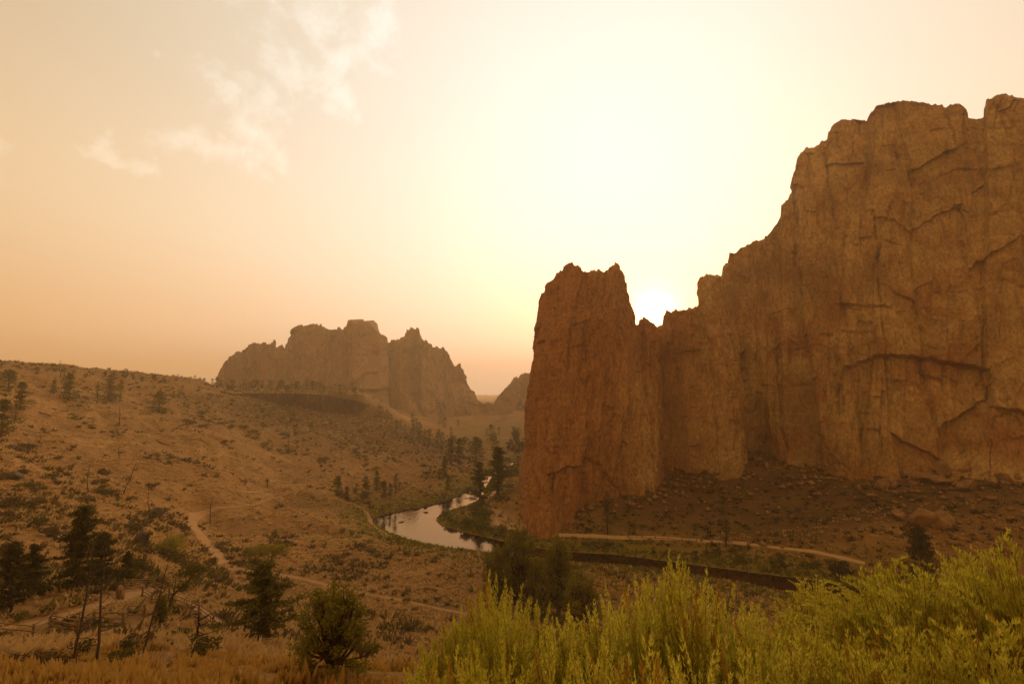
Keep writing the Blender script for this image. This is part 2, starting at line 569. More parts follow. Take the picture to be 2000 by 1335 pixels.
# ------------------------------------------------------------------ terrain
ctl = [  # photo pixel and how far out along the valley
    # near slope, seen low in the frame
    (0, 1335, 13), (300, 1335, 14), (600, 1335, 15), (800, 1335, 17), (200, 1300, 24), (500, 1300, 27), (700, 1312, 32),
    (400, 1262, 36), (120, 1275, 36), (0, 1270, 33), (640, 1306, 40), (508, 1262, 45), (560, 1280, 42), (760, 1325, 46),
    (100, 1216, 50), (0, 1232, 47), (240, 1212, 52), (300, 1225, 50), (400, 1250, 46), (330, 1170, 64), (270, 1150, 66),
    (160, 1140, 60), (30, 1160, 56), (60, 1080, 72), (200, 1060, 84), (0, 1000, 88), (120, 1000, 98), (300, 1150, 72),
    (440, 1235, 55), (300, 1080, 96), (300, 1020, 122), (200, 960, 130), (300, 960, 150), (60, 940, 115), (0, 900, 118),
    (100, 900, 150), (200, 900, 165), (0, 850, 150), (100, 840, 195), (0, 790, 195), (100, 800, 230), (0, 740, 270),
    (0, 719, 300), (100, 728, 315), (100, 765, 275), (200, 735, 345), (200, 770, 305), (200, 830, 225), (300, 741, 385),
    (300, 780, 330), (300, 850, 232), (300, 900, 182), (400, 749, 425), (400, 790, 350), (400, 860, 245), (400, 920, 190),
    (400, 970, 168), (400, 1020, 155), (400, 1060, 130), (400, 1100, 110), (450, 1105, 114), (400, 1150, 86), (500, 1180, 92),
    (520, 1090, 122), (480, 1040, 145), (500, 970, 195), (470, 950, 205), (470, 880, 260), (470, 820, 325), (470, 785, 385),
    (560, 900, 275), (560, 840, 340), (560, 800, 400), (600, 960, 212), (600, 1010, 178), (600, 1040, 159), (600, 1100, 130),
    (600, 1180, 97), (600, 1250, 62), (640, 810, 405), (650, 860, 335), (650, 920, 262), (700, 960, 231), (700, 1000, 197),
    (700, 1100, 138), (700, 1180, 103), (700, 1250, 76), (780, 1310, 62), (720, 820, 418), (720, 870, 345), (760, 830, 392),
    (760, 900, 300), (800, 850, 400), (800, 870, 352), (800, 940, 256), (800, 1150, 120), (850, 880, 385), (850, 900, 322),
    (870, 872, 430), (850, 1250, 86), (800, 1260, 82), (900, 1180, 110), (900, 1130, 131), (980, 1200, 104), (1000, 1140, 130),
    (880, 1320, 70), (960, 1290, 78), (1100, 1200, 108), (1250, 1180, 118), (1400, 1200, 113), (1300, 1300, 80), (1500, 1210, 110),
    (1600, 1260, 96), (1800, 1310, 84), (2000, 1300, 84), (1500, 1320, 74),
    # mesa top
    (430, 763, 436), (500, 764, 440), (600, 767, 442), (700, 772, 445), (500, 760, 480), (650, 764, 480), (760, 800, 460), (840, 850, 475),
    # right bank, talus
    (960, 1000, 205), (985, 1012, 192), (990, 985, 210), (1050, 1030, 174), (1050, 1046, 167), (1150, 1047, 164), (1150, 1000, 182),
    (1200, 958, 198), (1300, 1053, 160), (1300, 1000, 180), (1330, 942, 207), (1420, 1060, 156), (1400, 990, 188), (1470, 884, 234),
    (1500, 1066, 152), (1500, 970, 195), (1600, 1080, 146), (1600, 1000, 172), (1600, 922, 208), (1700, 1020, 155), (1720, 948, 184),
    (1720, 1105, 137), (1850, 940, 178), (1850, 1030, 150), (1850, 1120, 132), (2000, 945, 168), (2000, 1040, 142), (2000, 1130, 126),
    (2200, 950, 155), (2200, 1100, 120),
    # far valley
    (900, 868, 480), (950, 872, 470), (1000, 885, 430), (1000, 850, 560), (900, 840, 600), (960, 812, 760), (900, 805, 760),
    (955, 789, 960), (1030, 800, 900), (860, 812, 740),
]
cw = [at(*c) for c in ctl]
cw += [np.array(p, float) for p in [
    # the shoulder the camera stands on
    (0, 0.7, 48.35), (-1, 2, 47.7), (0, 3, 47.75), (1.5, 3, 48.0), (3, 3, 48.1), (-3, 3, 47.2), (0.5, 6, 46.6), (3, 6, 47.2),
    (6, 6, 47.3), (-3, 6, 45.9), (-6, 6, 45.6), (8, 4, 48.0), (0, 10, 43.4), (5, 11, 43.6), (10, 11, 44.3), (15, 10, 45.0), (2, 20, 37.4),
    (12, 20, 37.5), (22, 20, 38.5), (5, 40, 25.5), (25, 40, 25.0), (45, 40, 26.0), (12, 60, 15.0), (40, 60, 13.5), (70, 60, 14),
    # around and behind the viewer
    (-2, 0.5, 48.3), (2, 0.5, 48.4), (-8, 1, 47.6), (8, 0, 48.8), (-25, 2, 46), (25, 2, 49), (-80, 10, 45), (90, 10, 46), (0, -3, 48.8),
    (-6, -6, 49), (6, -6, 49.2), (0, -30, 50), (-30, -30, 50), (30, -30, 50), (0, -300, 52), (-300, -300, 52), (300, -300, 52),
    (0, -3400, 60), (-2500, -2500, 60), (2500, -2500, 60), (-3400, 0, 60), (3400, 0, 60), (-300, 20, 52), (300, 20, 40),
    # plateau to the left and the land behind the rocks
    (-600, 450, 60), (-450, 500, 56), (-300, 560, 46), (-800, 900, 60), (-700, 1500, 45), (-2400, 2400, 60), (-1000, 3200, 40),
    (0, 1500, 12), (0, 3300, 10), (1000, 3200, 30), (2400, 2400, 40), (-250, 700, 28), (-150, 800, 30), (-350, 900, 35),
    (60, 300, 14), (120, 320, 30), (250, 300, 35), (300, 200, 35), (100, 500, 16), (300, 700, 40), (800, 800, 50), (40, 700, 20)]]
CW = np.array(cw)


def lp(x, y):
    r = np.maximum(np.hypot(x, y), 0.3)
    return np.stack([np.arctan2(x, y) * 1.6, np.log(r)], -1), r


KX, KR = lp(CW[:, 0], CW[:, 1])
KE = (CW[:, 2] - CAMZ) / KR


def tk(d2):
    return d2 * np.log(d2 + 1e-9) * 0.5


_n = len(KX)
A_ = np.zeros((_n + 3, _n + 3))
A_[:_n, :_n] = tk(((KX[:, None] - KX[None]) ** 2).sum(-1)) + np.eye(_n) * 2e-4
A_[:_n, _n:] = np.hstack([np.ones((_n, 1)), KX])
A_[_n:, :_n] = A_[:_n, _n:].T
WT = np.linalg.solve(A_, np.concatenate([KE, np.zeros(3)]))

MESA = np.array([at(*p)[:2] for p in [(405, 768, 412), (455, 769, 405), (520, 769, 407), (575, 769, 408), (620, 771, 409), (665, 777, 412),
                                      (700, 784, 420), (716, 790, 436), (716, 782, 470), (690, 770, 500)]] + [np.array([-260, 540]), np.array([-330, 470])])
MESA_Z = lambda x, y: 46.2 - 0.022 * (x + 150) + 0.5 * pn(x / 30, y / 30, 77)


def H(x, y):
    x, y = np.asarray(x, float), np.asarray(y, float)
    sh = x.shape
    x, y = x.ravel(), y.ravel()
    out = np.empty(len(x))
    for i in range(0, len(x), 20000):
        q, r = lp(x[i:i + 20000], y[i:i + 20000])
        e = tk(((q[:, None] - KX[None]) ** 2).sum(-1)) @ WT[:_n] + WT[_n] + q @ WT[_n + 1:]
        out[i:i + 20000] = CAMZ + r * e
    r = np.hypot(x, y)
    z = out
    # hummocks, runnels and rough ground
    far = sstep(25, 110, r)
    z = z + far * (1.3 * fbm(x / 45, y / 45, 3, 3) + 0.45 * fbm(x / 11, y / 11, 3, 9)) + 0.12 * sstep(4, 20, r) * fbm(x / 3.1, y / 3.1, 3, 21) + 0.75 * sstep(9, 16, r) * sstep(60, 30, r) * fbm(x / 6.5, y / 6.5, 2, 23)
    hill = sstep(-20, -70, x) * sstep(120, 200, y) * sstep(520, 430, y)
    gx = x * 0.80 + y * 0.6
    z = z + hill * 2.4 * fbm(gx / 16 + fbm(x / 40, y / 40, 2, 5), (y * 0.8 - x * 0.6) / 70, 3, 31, ridge=True)
    # mesa
    d, ins = poly_dist(x, y, MESA)
    edge = np.where(ins, d, -d)
    up = sstep(-0.5, 2.0, edge - 0.6)
    z = z * (1 - up) + np.maximum(z, MESA_Z(x, y)) * up
    # old terrace edge across the meadow
    for pts, dep, wdt in ((TERR, 1.5, 5.0), (TERR2, 0.9, 4.0)):
        dd, _ = poly_dist(x, y, pts, False)
        z = z - dep * np.exp(-(dd / wdt) ** 2)
    # river bed and banks
    d, ins = poly_dist(x, y, RIVER)
    w = 1 - sstep(0.0, 20.0, d)
    bank = 0.12 + 0.9 * sstep(0, 3.5, d) + 0.05 * d
    zr = z * (1 - w) + bank * w
    zr = np.maximum(zr, np.where(d > 1.5, 0.45, 0.05))
    view = (r > 60) & (r < 650)
    z = np.where(view, np.where(ins, -1.4 * sstep(0, 3.0, d), zr), z)
    z = np.maximum(z, -1.5)
    return z.reshape(sh)


TERR = spline([at(*p)[:2] for p in [(405, 1000, 160), (430, 1020, 153), (480, 1030, 149), (540, 1035, 152), (610, 1032, 160), (660, 1030, 163)]], 40)
TERR2 = spline([at(*p)[:2] for p in [(230, 932, 150), (300, 938, 160), (360, 942, 172), (420, 955, 186)]], 30)

AZ = np.concatenate([np.linspace(-180, -56, 46)[:-1], np.linspace(-56, 56, 680), np.linspace(56, 180, 46)[1:]])
RAD = np.exp(np.concatenate([np.linspace(np.log(1.2), np.log(15), 56)[:-1], np.linspace(np.log(15), np.log(650), 470)[:-1],
                             np.linspace(np.log(650), np.log(3400), 40)]))
AZR = np.radians(AZ)
gr_, ga_ = np.meshgrid(RAD, AZR, indexing='ij')
GX, GY = gr_ * np.sin(ga_), gr_ * np.cos(ga_)
GZ = H(GX, GY)
GZ[:, -1] = GZ[:, 0]
LR = np.log(RAD)


def ground(x, y):
    """height of the ground mesh"""
    x, y = np.asarray(x, float), np.asarray(y, float)
    a = np.arctan2(x, y)
    l = np.log(np.clip(np.hypot(x, y), RAD[0], RAD[-1]))
    i = np.clip(np.searchsorted(LR, l) - 1, 0, len(LR) - 2)
    j = np.clip(np.searchsorted(AZR, a) - 1, 0, len(AZR) - 2)
    fi = (l - LR[i]) / (LR[i + 1] - LR[i])
    fj = (a - AZR[j]) / (AZR[j + 1] - AZR[j])
    return (GZ[i, j] * (1 - fi) * (1 - fj) + GZ[i + 1, j] * fi * (1 - fj) + GZ[i, j + 1] * (1 - fi) * fj + GZ[i + 1, j + 1] * fi * fj)


def hit(px, py, y0=8.0, y1=700.0):
    """where the line of sight through a photo pixel meets the ground"""
    dx, dy, dz = [float(c) for c in ray(px, py)]
    ys = np.exp(np.linspace(np.log(y0), np.log(y1), 1400))
    t = ys / dy
    below = (CAMZ + dz * t) - ground(dx * t, dy * t) < 0
    k = int(np.argmax(below)) if below.any() else len(ys) - 1
    if not below.any():
        e = (CAMZ + dz * t - ground(dx * t, dy * t)) / t
        k = int(np.argmin(np.where(ys > 60, e, 9)))
    x, y = dx * t[k], dy * t[k]
    return np.array([x, y, float(ground(x, y))])

# ------------------------------------------------------------------ ground mesh
nr, na = GX.shape
GV = np.stack([GX, GY, GZ], -1).reshape(-1, 3)
GF = grid_faces(nr, na)
m_gr, q = new_mat('dry ground')
gp = q.n('ShaderNodeNewGeometry').outputs['Position']
ca = q.n('ShaderNodeAttribute', attribute_name='cover')
cs = q.n('ShaderNodeSeparateColor')
q.l(ca.outputs['Color'], cs.inputs[0])
n1 = q.noise(gp, 0.06, 5, 0.6, 0.4)
n2 = q.noise(gp, 0.45, 5, 0.65, 0.2)
n3 = q.noise(gp, 2.3, 4, 0.7)
col = q.mix(q.ramp(n1, [(0.35, (0, 0, 0)), (0.65, (1, 1, 1))]), (0.275, 0.140, 0.038, 1), (0.385, 0.222, 0.074, 1))
col = q.mix(q.m('MULTIPLY', q.ramp(n2, [(0.46, (0, 0, 0)), (0.62, (1, 1, 1))]), 0.55), col, (0.150, 0.080, 0.026, 1))
col = q.mix(cs.outputs[2], col, (0.115, 0.066, 0.021, 1))
col = q.mix(q.m('MULTIPLY', cs.outputs[0], q.ramp(n2, [(0.2, (0.45, 0.45, 0.45)), (0.6, (1, 1, 1))])), col, (0.19, 0.155, 0.022, 1))
col = q.mix(cs.outputs[1], col, (0.46, 0.28, 0.13, 1))
col = q.mix(0.7, col, q.ramp(n3, [(0.3, (0.66, 0.64, 0.62)), (0.55, (1, 1, 1)), (0.75, (1.22, 1.2, 1.15))]), 'MULTIPLY')
finish(q, col, 0.97, bump=q.m('ADD', n2, q.m('MULTIPLY', n3, 0.4)), bstr=0.7, bdist=0.45, spec=0.08)
gme = mesh('ground', GV, GF, m_gr, smooth=True)
gd, gin = poly_dist(GV[:, 0], GV[:, 1], RIVER)
gx_, gy_, gz_ = GV.T
grr = np.hypot(gx_, gy_)
nz = fbm(gx_ / 14, gy_ / 14, 3, 41)
inv = (grr > 60) & (grr < 700)
green = np.where(inv, np.exp(-np.maximum(gd - 4 - 6 * nz, 0) / 8.0), 0) * sstep(14, 5, gz_)
green = np.maximum(green, np.where(inv, 0.6 * sstep(0.1, 0.5, fbm(gx_ / 22, gy_ / 22, 3, 44)) * sstep(9, 4, gz_) * sstep(-20, -40, gx_), 0))
FARVAL = (gy_ > 380) & (gx_ > -60) & (gx_ < 60) & (gy_ < 650)
green = np.where(FARVAL, np.maximum(green, 0.5 + 0.4 * nz), green)
dsand, _ = poly_dist(gx_, gy_, np.array([at(942, 990, 208)[:2], at(970, 1012, 190)[:2], at(1000, 1022, 180)[:2]]), False)
dust = sstep(9, 2, dsand)
rocky = sstep(-10, -60, gx_) * sstep(270, 370, gy_ + 22 * nz) * sstep(470, 420, gy_) * sstep(-250, -190, gx_) * 0.8
rocky = np.maximum(rocky, sstep(15, 40, gx_) * sstep(148, 160, gy_) * sstep(3.5, 6, gz_) * (0.80 + 0.4 * nz))
rocky = np.maximum(rocky, sstep(0.0, 0.55, fbm(gx_ / 26, gy_ / 26, 4, 52)) * 0.55 * sstep(60, 100, grr))
cover = np.stack([np.clip(green, 0, 1), np.clip(dust, 0, 1), np.clip(rocky, 0, 1)], -1)
attr(gme, 'cover', cover)
tag(link('ground', gme), 'dry tan valley floor and hillsides of bunchgrass and dust', kind='structure')

# ------------------------------------------------------------------ river
m_w, q = new_mat('river water')
wp = q.n('ShaderNodeNewGeometry').outputs['Position']
wn = q.noise(q.mapping(wp, (1, 0.45, 1)), 0.55, 4, 0.6, 0.3)
wn2 = q.noise(wp, 3.0, 3, 0.5)
wb = q.n('ShaderNodeBump')
wb.inputs['Strength'].default_value = 0.10
wb.inputs['Distance'].default_value = 0.30
q.l(q.m('ADD', wn, q.m('MULTIPLY', wn2, 0.18)), wb.inputs['Height'])
wd = q.n('ShaderNodeBsdfDiffuse')
wd.inputs[0].default_value = (0.014, 0.007, 0.003, 1)
wg = q.n('ShaderNodeBsdfGlossy')
wg.inputs['Color'].default_value = (1.0, 0.73, 0.45, 1)       # silty water under smoke light
wg.inputs['Roughness'].default_value = 0.06
q.l(wb.outputs[0], wg.inputs['Normal'])
wf = q.n('ShaderNodeFresnel')
wf.inputs['IOR'].default_value = 1.70
wm = q.n('ShaderNodeMixShader')
q.l(wf.outputs[0], wm.inputs[0])
q.l(wd.outputs[0], wm.inputs[1])
q.l(wg.outputs[0], wm.inputs[2])
q.l(wm.outputs[0], q.n('ShaderNodeOutputMaterial').inputs[0])
# the sheet reaches a little under the banks
Lw = np.vstack([[[52, 424]], RL])
Rw = np.vstack([[[78, 416]], RR])
k_ = 180
Lw, Rw = spline(Lw, k_), spline(Rw, k_)
mid = (Lw + Rw) / 2
ex = lambda P: mid + (P - mid) * (1 + 2.5 / np.maximum(np.linalg.norm(P - mid, axis=1), 2))[:, None]
Lw, Rw = ex(Lw), ex(Rw)
tt = np.linspace(0, 1, 9)[None, :, None]
WVx = Lw[:, None] * (1 - tt) + Rw[:, None] * tt
WV = np.concatenate([WVx, np.zeros(WVx.shape[:2] + (1,))], -1).reshape(-1, 3)
tag(link('river', mesh('river', WV, grid_faces(k_, 9)[:, ::-1], m_w, True)), 'calm winding river reflecting the pale sky', kind='structure')

# ------------------------------------------------------------------ paths
m_p, q = new_mat('packed trail dust')
pp = q.n('ShaderNodeNewGeometry').outputs['Position']
pc = q.mix(q.noise(pp, 0.7, 5, 0.65), (0.33, 0.185, 0.075, 1), (0.46, 0.275, 0.120, 1))
finish(q, pc, 0.97, bump=q.noise(pp, 4, 4), bstr=0.4, bdist=0.1, spec=0.05)


m_p2, q = new_mat('pale path dust')
pp = q.n('ShaderNodeNewGeometry').outputs['Position']
finish(q, q.mix(q.noise(pp, 0.7, 5, 0.65), (0.44, 0.27, 0.13, 1), (0.58, 0.39, 0.21, 1)), 0.97, bump=q.noise(pp, 4, 4), bstr=0.4, bdist=0.1, spec=0.05)


def path(name, pts, width, label, lift=0.07, world_pts=False):
    P = np.array([hit(*p)[:2] for p in pts]) if not world_pts else np.asarray(pts)
    L = np.linalg.norm(np.diff(P, axis=0), axis=1).sum()
    n = int(max(30, L / 0.8))
    C = spline(P, n)
    T = np.gradient(C, axis=0)
    T /= np.linalg.norm(T, axis=1)[:, None] + 1e-9
    N = np.stack([-T[:, 1], T[:, 0]], -1)
    s = np.arange(n) * 0.37
    wv = np.interp(np.linspace(0, 1, n), np.linspace(0, 1, len(np.atleast_1d(width))), np.atleast_1d(width)) * 0.5
    rows = []
    for f in np.linspace(-1, 1, 7):
        w = wv * f * (1 + 0.28 * pn(s / 3.0, s * 0 + f * 0.4 + 3, 8) + 0.12 * pn(s, s * 0 + f, 9))
        Q = C + N * w[:, None]
        z = ground(Q[:, 0], Q[:, 1]) + lift * (1 - 0.9 * abs(f) ** 3)
        rows.append(np.column_stack([Q, z]))
    V = np.stack(rows, 1).reshape(-1, 3)
    return tag(link(name, mesh(name, V, grid_faces(n, 7)[:, ::-1], m_p, True)), label, kind='structure')


path('trail', [(470, 957), (505, 960), (528, 968), (510, 980), (455, 990), (400, 1001), (378, 1012), (378, 1028), (402, 1056), (425, 1085),
               (445, 1106), (500, 1118), (600, 1133), (700, 1156), (800, 1176), (880, 1192), (960, 1206)],
     [0.8, 2.0, 2.2, 1.2, 0.9, 1.6, 2.6, 2.7, 2.9, 3.2, 3.8, 2.4, 1.6, 1.5, 1.5, 1.5, 1.4], 'dusty trail snaking across the left meadow', 0.10)
path('river_trail', [(968, 958), (948, 980), (950, 995), (962, 1014), (985, 1029), (1030, 1041), (1090, 1046), (1150, 1047), (1230, 1049),
                     (1300, 1053), (1420, 1060), (1500, 1066), (1600, 1080), (1690, 1101)], [2.0, 2.0, 2.2, 2.0, 1.6, 1.4, 1.2, 1.1],
     'pale footpath along the river under the cliffs', 0.12).data.materials[0] = m_p2
path('fenced_trail', [(-60, 1236), (0, 1229), (60, 1218), (110, 1207), (165, 1190), (215, 1176), (262, 1160), (300, 1153), (345, 1164), (400, 1196), (450, 1228)],
     [1.6, 1.5, 1.5, 1.3, 1.2, 1.3, 1.4, 1.6, 2.2, 2.8, 1.6], 'trail between zigzag rail fences on the near slope', 0.06)
path('bank_path', [(640, 975), (690, 985), (718, 1004), (727, 1024), (760, 1046)], [0.9, 1.1, 1.4, 1.5, 1.0], 'thin footpath meeting the river at the bend', 0.08)


# ------------------------------------------------------------------ cliffs
def wall(name, cols, ns, nt, disp, mat, tone, back, jag=0.0, label=None, seed=0, top_lean=None):
    """a rock mass: columns given as ((px,py,Y) of the foot, (px,py,Y) of the rim); the face is displaced outward in metres"""
    cols = sorted(cols, key=lambda c: c[2] if len(c) > 2 else 0) if len(cols[0]) > 2 else cols
    B = np.array([c[0] for c in cols], float)
    T = np.array([c[1] for c in cols], float)
    dl = np.hypot(np.diff(T[:, 0]), np.diff(T[:, 1]) * 0.6) + 1.0
    sl = np.concatenate([[0], np.cumsum(dl)])
    s = np.linspace(0, sl[-1], ns)
    Bi = np.stack([np.interp(s, sl, B[:, k]) for k in range(3)], -1)
    Ti = np.stack([np.interp(s, sl, T[:, k]) for k in range(3)], -1)
    # smooth the foot line, roughen the rim
    ker = np.hanning(41)
    ker /= ker.sum()
    for k in range(3):
        Bi[:, k] = np.convolve(np.pad(Bi[:, k], 20, mode='edge'), ker, 'valid')
    jg = jag(Ti[:, 0]) if callable(jag) else jag
    stp = hsh(np.floor(s / 6.5 + 0.5 * pn(s / 11, s * 0, seed)), s * 0, seed + 15) - 0.5          # broken blocks along the rim
    Ti[:, 1] += jg * (0.9 * fbm(s / 12.0, s * 0 + seed, 4, seed + 3, 0.55) + 1.1 * stp)
    b3, t3 = at(Bi[:, 0], Bi[:, 1], Bi[:, 2]), at(Ti[:, 0], Ti[:, 1], Ti[:, 2])
    b3[:, 2] -= 5.0
    t = np.linspace(0, 1, nt)[None, :, None]
    P = b3[:, None] * (1 - t) + t3[:, None] * t
    PX = Bi[:, None, 0] * (1 - t[..., 0]) + Ti[:, None, 0] * t[..., 0]
    PY = Bi[:, None, 1] * (1 - t[..., 0]) + Ti[:, None, 1] * t[..., 0]
    tg = np.gradient(b3[:, :2] * 0.6 + t3[:, :2] * 0.4, axis=0)
    kk = np.hanning(61)
    kk /= kk.sum()
    tg = np.stack([np.convolve(np.pad(tg[:, k], 30, mode='edge'), kk, 'valid') for k in range(2)], -1)
    tg /= np.linalg.norm(tg, axis=1)[:, None] + 1e-9
    nrm = np.stack([tg[:, 1], -tg[:, 0]], -1)            # toward the viewer's side
    arc = np.concatenate([[0], np.cumsum(np.linalg.norm(np.diff(b3[:, :2] * .5 + t3[:, :2] * .5, axis=0), axis=1))])
    Aa = np.broadcast_to(arc[:, None], PX.shape)
    Hh = P[..., 2]
    d = disp(Aa, Hh, PX, PY)
    fade = sstep(1.0, 0.985, t[..., 0]) * 0.65 + 0.35
    d0 = np.hypot(P[..., 0], P[..., 1])
    P[..., :2] += nrm[:, None] * (d * fade)[..., None]
    d1 = np.hypot(P[..., 0], P[..., 1])
    wz = sstep(0.35, 1.0, t[..., 0])
    P[..., 2] += (P[..., 2] - CAMZ) * (d1 / d0 - 1) * wz
    tn = tone(Aa, Hh, PX, PY, d)
    # cap running back and down behind
    rim = P[:, -1]
    bk = rim[:, :2] / np.linalg.norm(rim[:, :2], axis=1)[:, None]      # running straight back
    caps, tcap = [], []
    for k, (f, dz) in enumerate(((0.04, -0.03), (0.22, -0.10), (0.6, -0.25), (1.0, -0.5))):
        c = rim.copy()
        c[:, :2] += bk * back * f
        c[:, 2] += dz * back * 0.5 + 0.4 * pn(arc / 6, arc * 0 + k, seed + k)
        caps.append(c)
    c = caps[-1].copy()
    c[:, :2] += bk * 6
    c[:, 2] = 0
    caps.append(c)
    P = np.concatenate([P, np.stack(caps, 1)], 1)
    tn = np.concatenate([tn, np.repeat(tn[:, -1:], len(caps), 1)], 1)
    n2 = nt + len(caps)
    Fq = grid_faces(ns, n2)[:, [0, 1, 2, 3]]
    me = mesh(name, P.reshape(-1, 3), Fq, mat, False)
    attr(me, 'tone', tn.reshape(-1, 3))
    o = link(name, me)
    tag(o, label, kind='structure')
    return P, PX, PY


def blocks(a, h, sa, sh, amp, seed, tilt=0.8):
    """angular blocks of rock: stepped and tilted cells"""
    wx = 0.35 * fbm(a / sa * 1.7, h / sh * 1.7, 3, seed + 1)
    wy = 0.35 * fbm(a / sa * 1.7 + 9, h / sh * 1.7, 3, seed + 2)
    f1, f2, c, ox, oy = worley(a / sa + wx, h / sh + wy, seed)
    st = (c - 0.5) * 2
    crack = sstep(0.10, 0.0, f2 - f1)
    return amp * (st + tilt * (ox * np.cos(c * 40) + oy * np.sin(c * 40)) - 0.35 * crack)


def joints(a, h, sa, sh, amp, seed, lean=0.08):
    """stacked rock: upright pillars split by joints into blocks, each set forward or back"""
    aw = a / sa + lean * h / sa + 0.30 * fbm(a / sa / 3.5, h / sh / 2.0, 2, seed) + 0.05 * pn(a / sa * 5, h / sh * 9, seed + 1)
    i = np.floor(aw)
    f = aw - i
    hw = h / (sh * (0.6 + 0.9 * hsh(i, i * 0, seed + 2))) + 7 * hsh(i, i * 0 + 3, seed + 3) + 0.07 * fbm(a / sa * 3.0, h / sh * 0.5, 3, seed + 4) + 0.9 * f * (hsh(i, i * 0, seed + 8) - 0.5)
    j = np.floor(hw)
    fh = hw - j
    c = hsh(i, j, seed + 5)
    tilt = (f - 0.5) * (hsh(i, j, seed + 6) - 0.5) * 1.6 + (fh - 0.5) * (hsh(i, j, seed + 7) - 0.65) * 0.9
    pil = hsh(i, i * 0 + 9, seed + 9) - 0.5
    edge = np.exp(-(np.minimum(f, 1 - f) / 0.05) ** 2)
    return amp * (1.3 * pil + 0.9 * (c - 0.5) + tilt - 0.32 * edge * np.clip(0.5 + 1.4 * pn(a / 9, h / 12, seed + 12), 0, 1.3))


def pl_groove(PX, PY, pts, width, depth):
    d, _ = poly_dist(PX.ravel(), PY.ravel(), pts, False)
    return -depth * np.exp(-(d.reshape(PX.shape) / width) ** 2)


def ledge(PX, PY, pts, amp, fall):
    """an overhanging lip: the rock just below the line is set back"""
    P = np.array(pts, float)
    yy = np.interp(PX, P[:, 0], P[:, 1])
    yy = yy + 9 * (hsh(np.floor(PX / 17 + 0.4 * pn(PX / 40, PY / 40, 3)), PX * 0 + int(P[0, 1]), 5) - 0.5) + 1.6 * pn(PX / 4.5, PX * 0 + P[0, 1], 6)
    ins = sstep(P[0, 0] - 8, P[0, 0] + 18, PX) * sstep(P[-1, 0] + 8, P[-1, 0] - 18, PX)
    below = PY - yy
    return -amp * ins * sstep(0.0, 2.5, below) * np.exp(-np.maximum(below, 0) / fall) + 0.5 * amp * ins * sstep(0, -1, below) * np.exp(np.minimum(below, 0) / (fall * 0.35))


LEDGES = [([(1790, 388), (1870, 352), (1960, 356), (2040, 350)], 2.2, 18), ([(1770, 466), (1850, 432), (1900, 428)], 1.4, 14),
          ([(1500, 690), (1540, 668), (1640, 664), (1700, 672)], 2.6, 16), ([(1540, 690), (1600, 684), (1660, 700)], 1.6, 10),
          ([(1920, 505), (2010, 498)], 1.3, 12), ([(1910, 452), (2000, 445)], 1.1, 10), ([(1600, 560), (1690, 548)], 1.0, 14),
          ([(1440, 600), (1500, 612), (1560, 606)], 1.2, 14), ([(1700, 262), (1800, 268), (1890, 256), (1990, 262)], 1.6, 14),
          ([(1560, 330), (1640, 322), (1690, 316)], 0.9, 9), ([(1840, 300), (1920, 308), (2010, 300)], 1.2, 9),
          ([(1480, 740), (1540, 752), (1600, 742)], 1.2, 12), ([(1590, 892), (1630, 886), (1665, 898)], 1.6, 9),
          ([(1610, 832), (1660, 826)], 1.2, 7), ([(1390, 700), (1450, 715)], 0.9, 10), ([(1720, 640), (1800, 628), (1860, 640)], 1.0, 14),
          ([(1860, 600), (1960, 584), (2020, 590)], 1.3, 14), ([(1940, 860), (1985, 848), (2030, 858)], 1.8, 10)]
CRACKS = [([(1744, 345), (1738, 430), (1722, 492), (1712, 540), (1704, 566)], 3.0, 2.6), ([(1712, 498), (1732, 505), (1760, 516)], 2.2, 1.6),
          ([(1690, 280), (1682, 335), (1678, 372)], 3, 1.3), ([(1748, 296), (1762, 352), (1778, 420), (1780, 470)], 3, 1.5),
          ([(1590, 290), (1584, 340), (1590, 420)], 3, 1.1), ([(1940, 740), (1938, 770), (1932, 795)], 2.5, 2.2),
          ([(1345, 640), (1350, 760), (1356, 880)], 5, 1.8), ([(1385, 700), (1402, 800), (1425, 905)], 4, 2.0),
          ([(1478, 760), (1466, 830), (1462, 880)], 3, 1.8), ([(1640, 716), (1625, 790), (1618, 800)], 2.5, 2.0),
          ([(1700, 560), (1690, 620), (1704, 690)], 2.5, 1.0), ([(1128, 545), (1140, 700), (1135, 900)], 6, 1.4),
          ([(1183, 640), (1200, 780), (1190, 930)], 5, 1.2), ([(1090, 600), (1082, 760), (1060, 980)], 5, 1.2),
          ([(1905, 260), (1912, 330), (1925, 380)], 3, 1.3), ([(1255, 640), (1275, 760), (1300, 900)], 5, 1.2)]
CAVE = [(1632, 900), (1628, 770), (1645, 728), (1700, 713), (1800, 716), (1870, 729), (1938, 740), (1940, 800), (2060, 820), (2060, 925), (1850, 920), (1700, 925)]


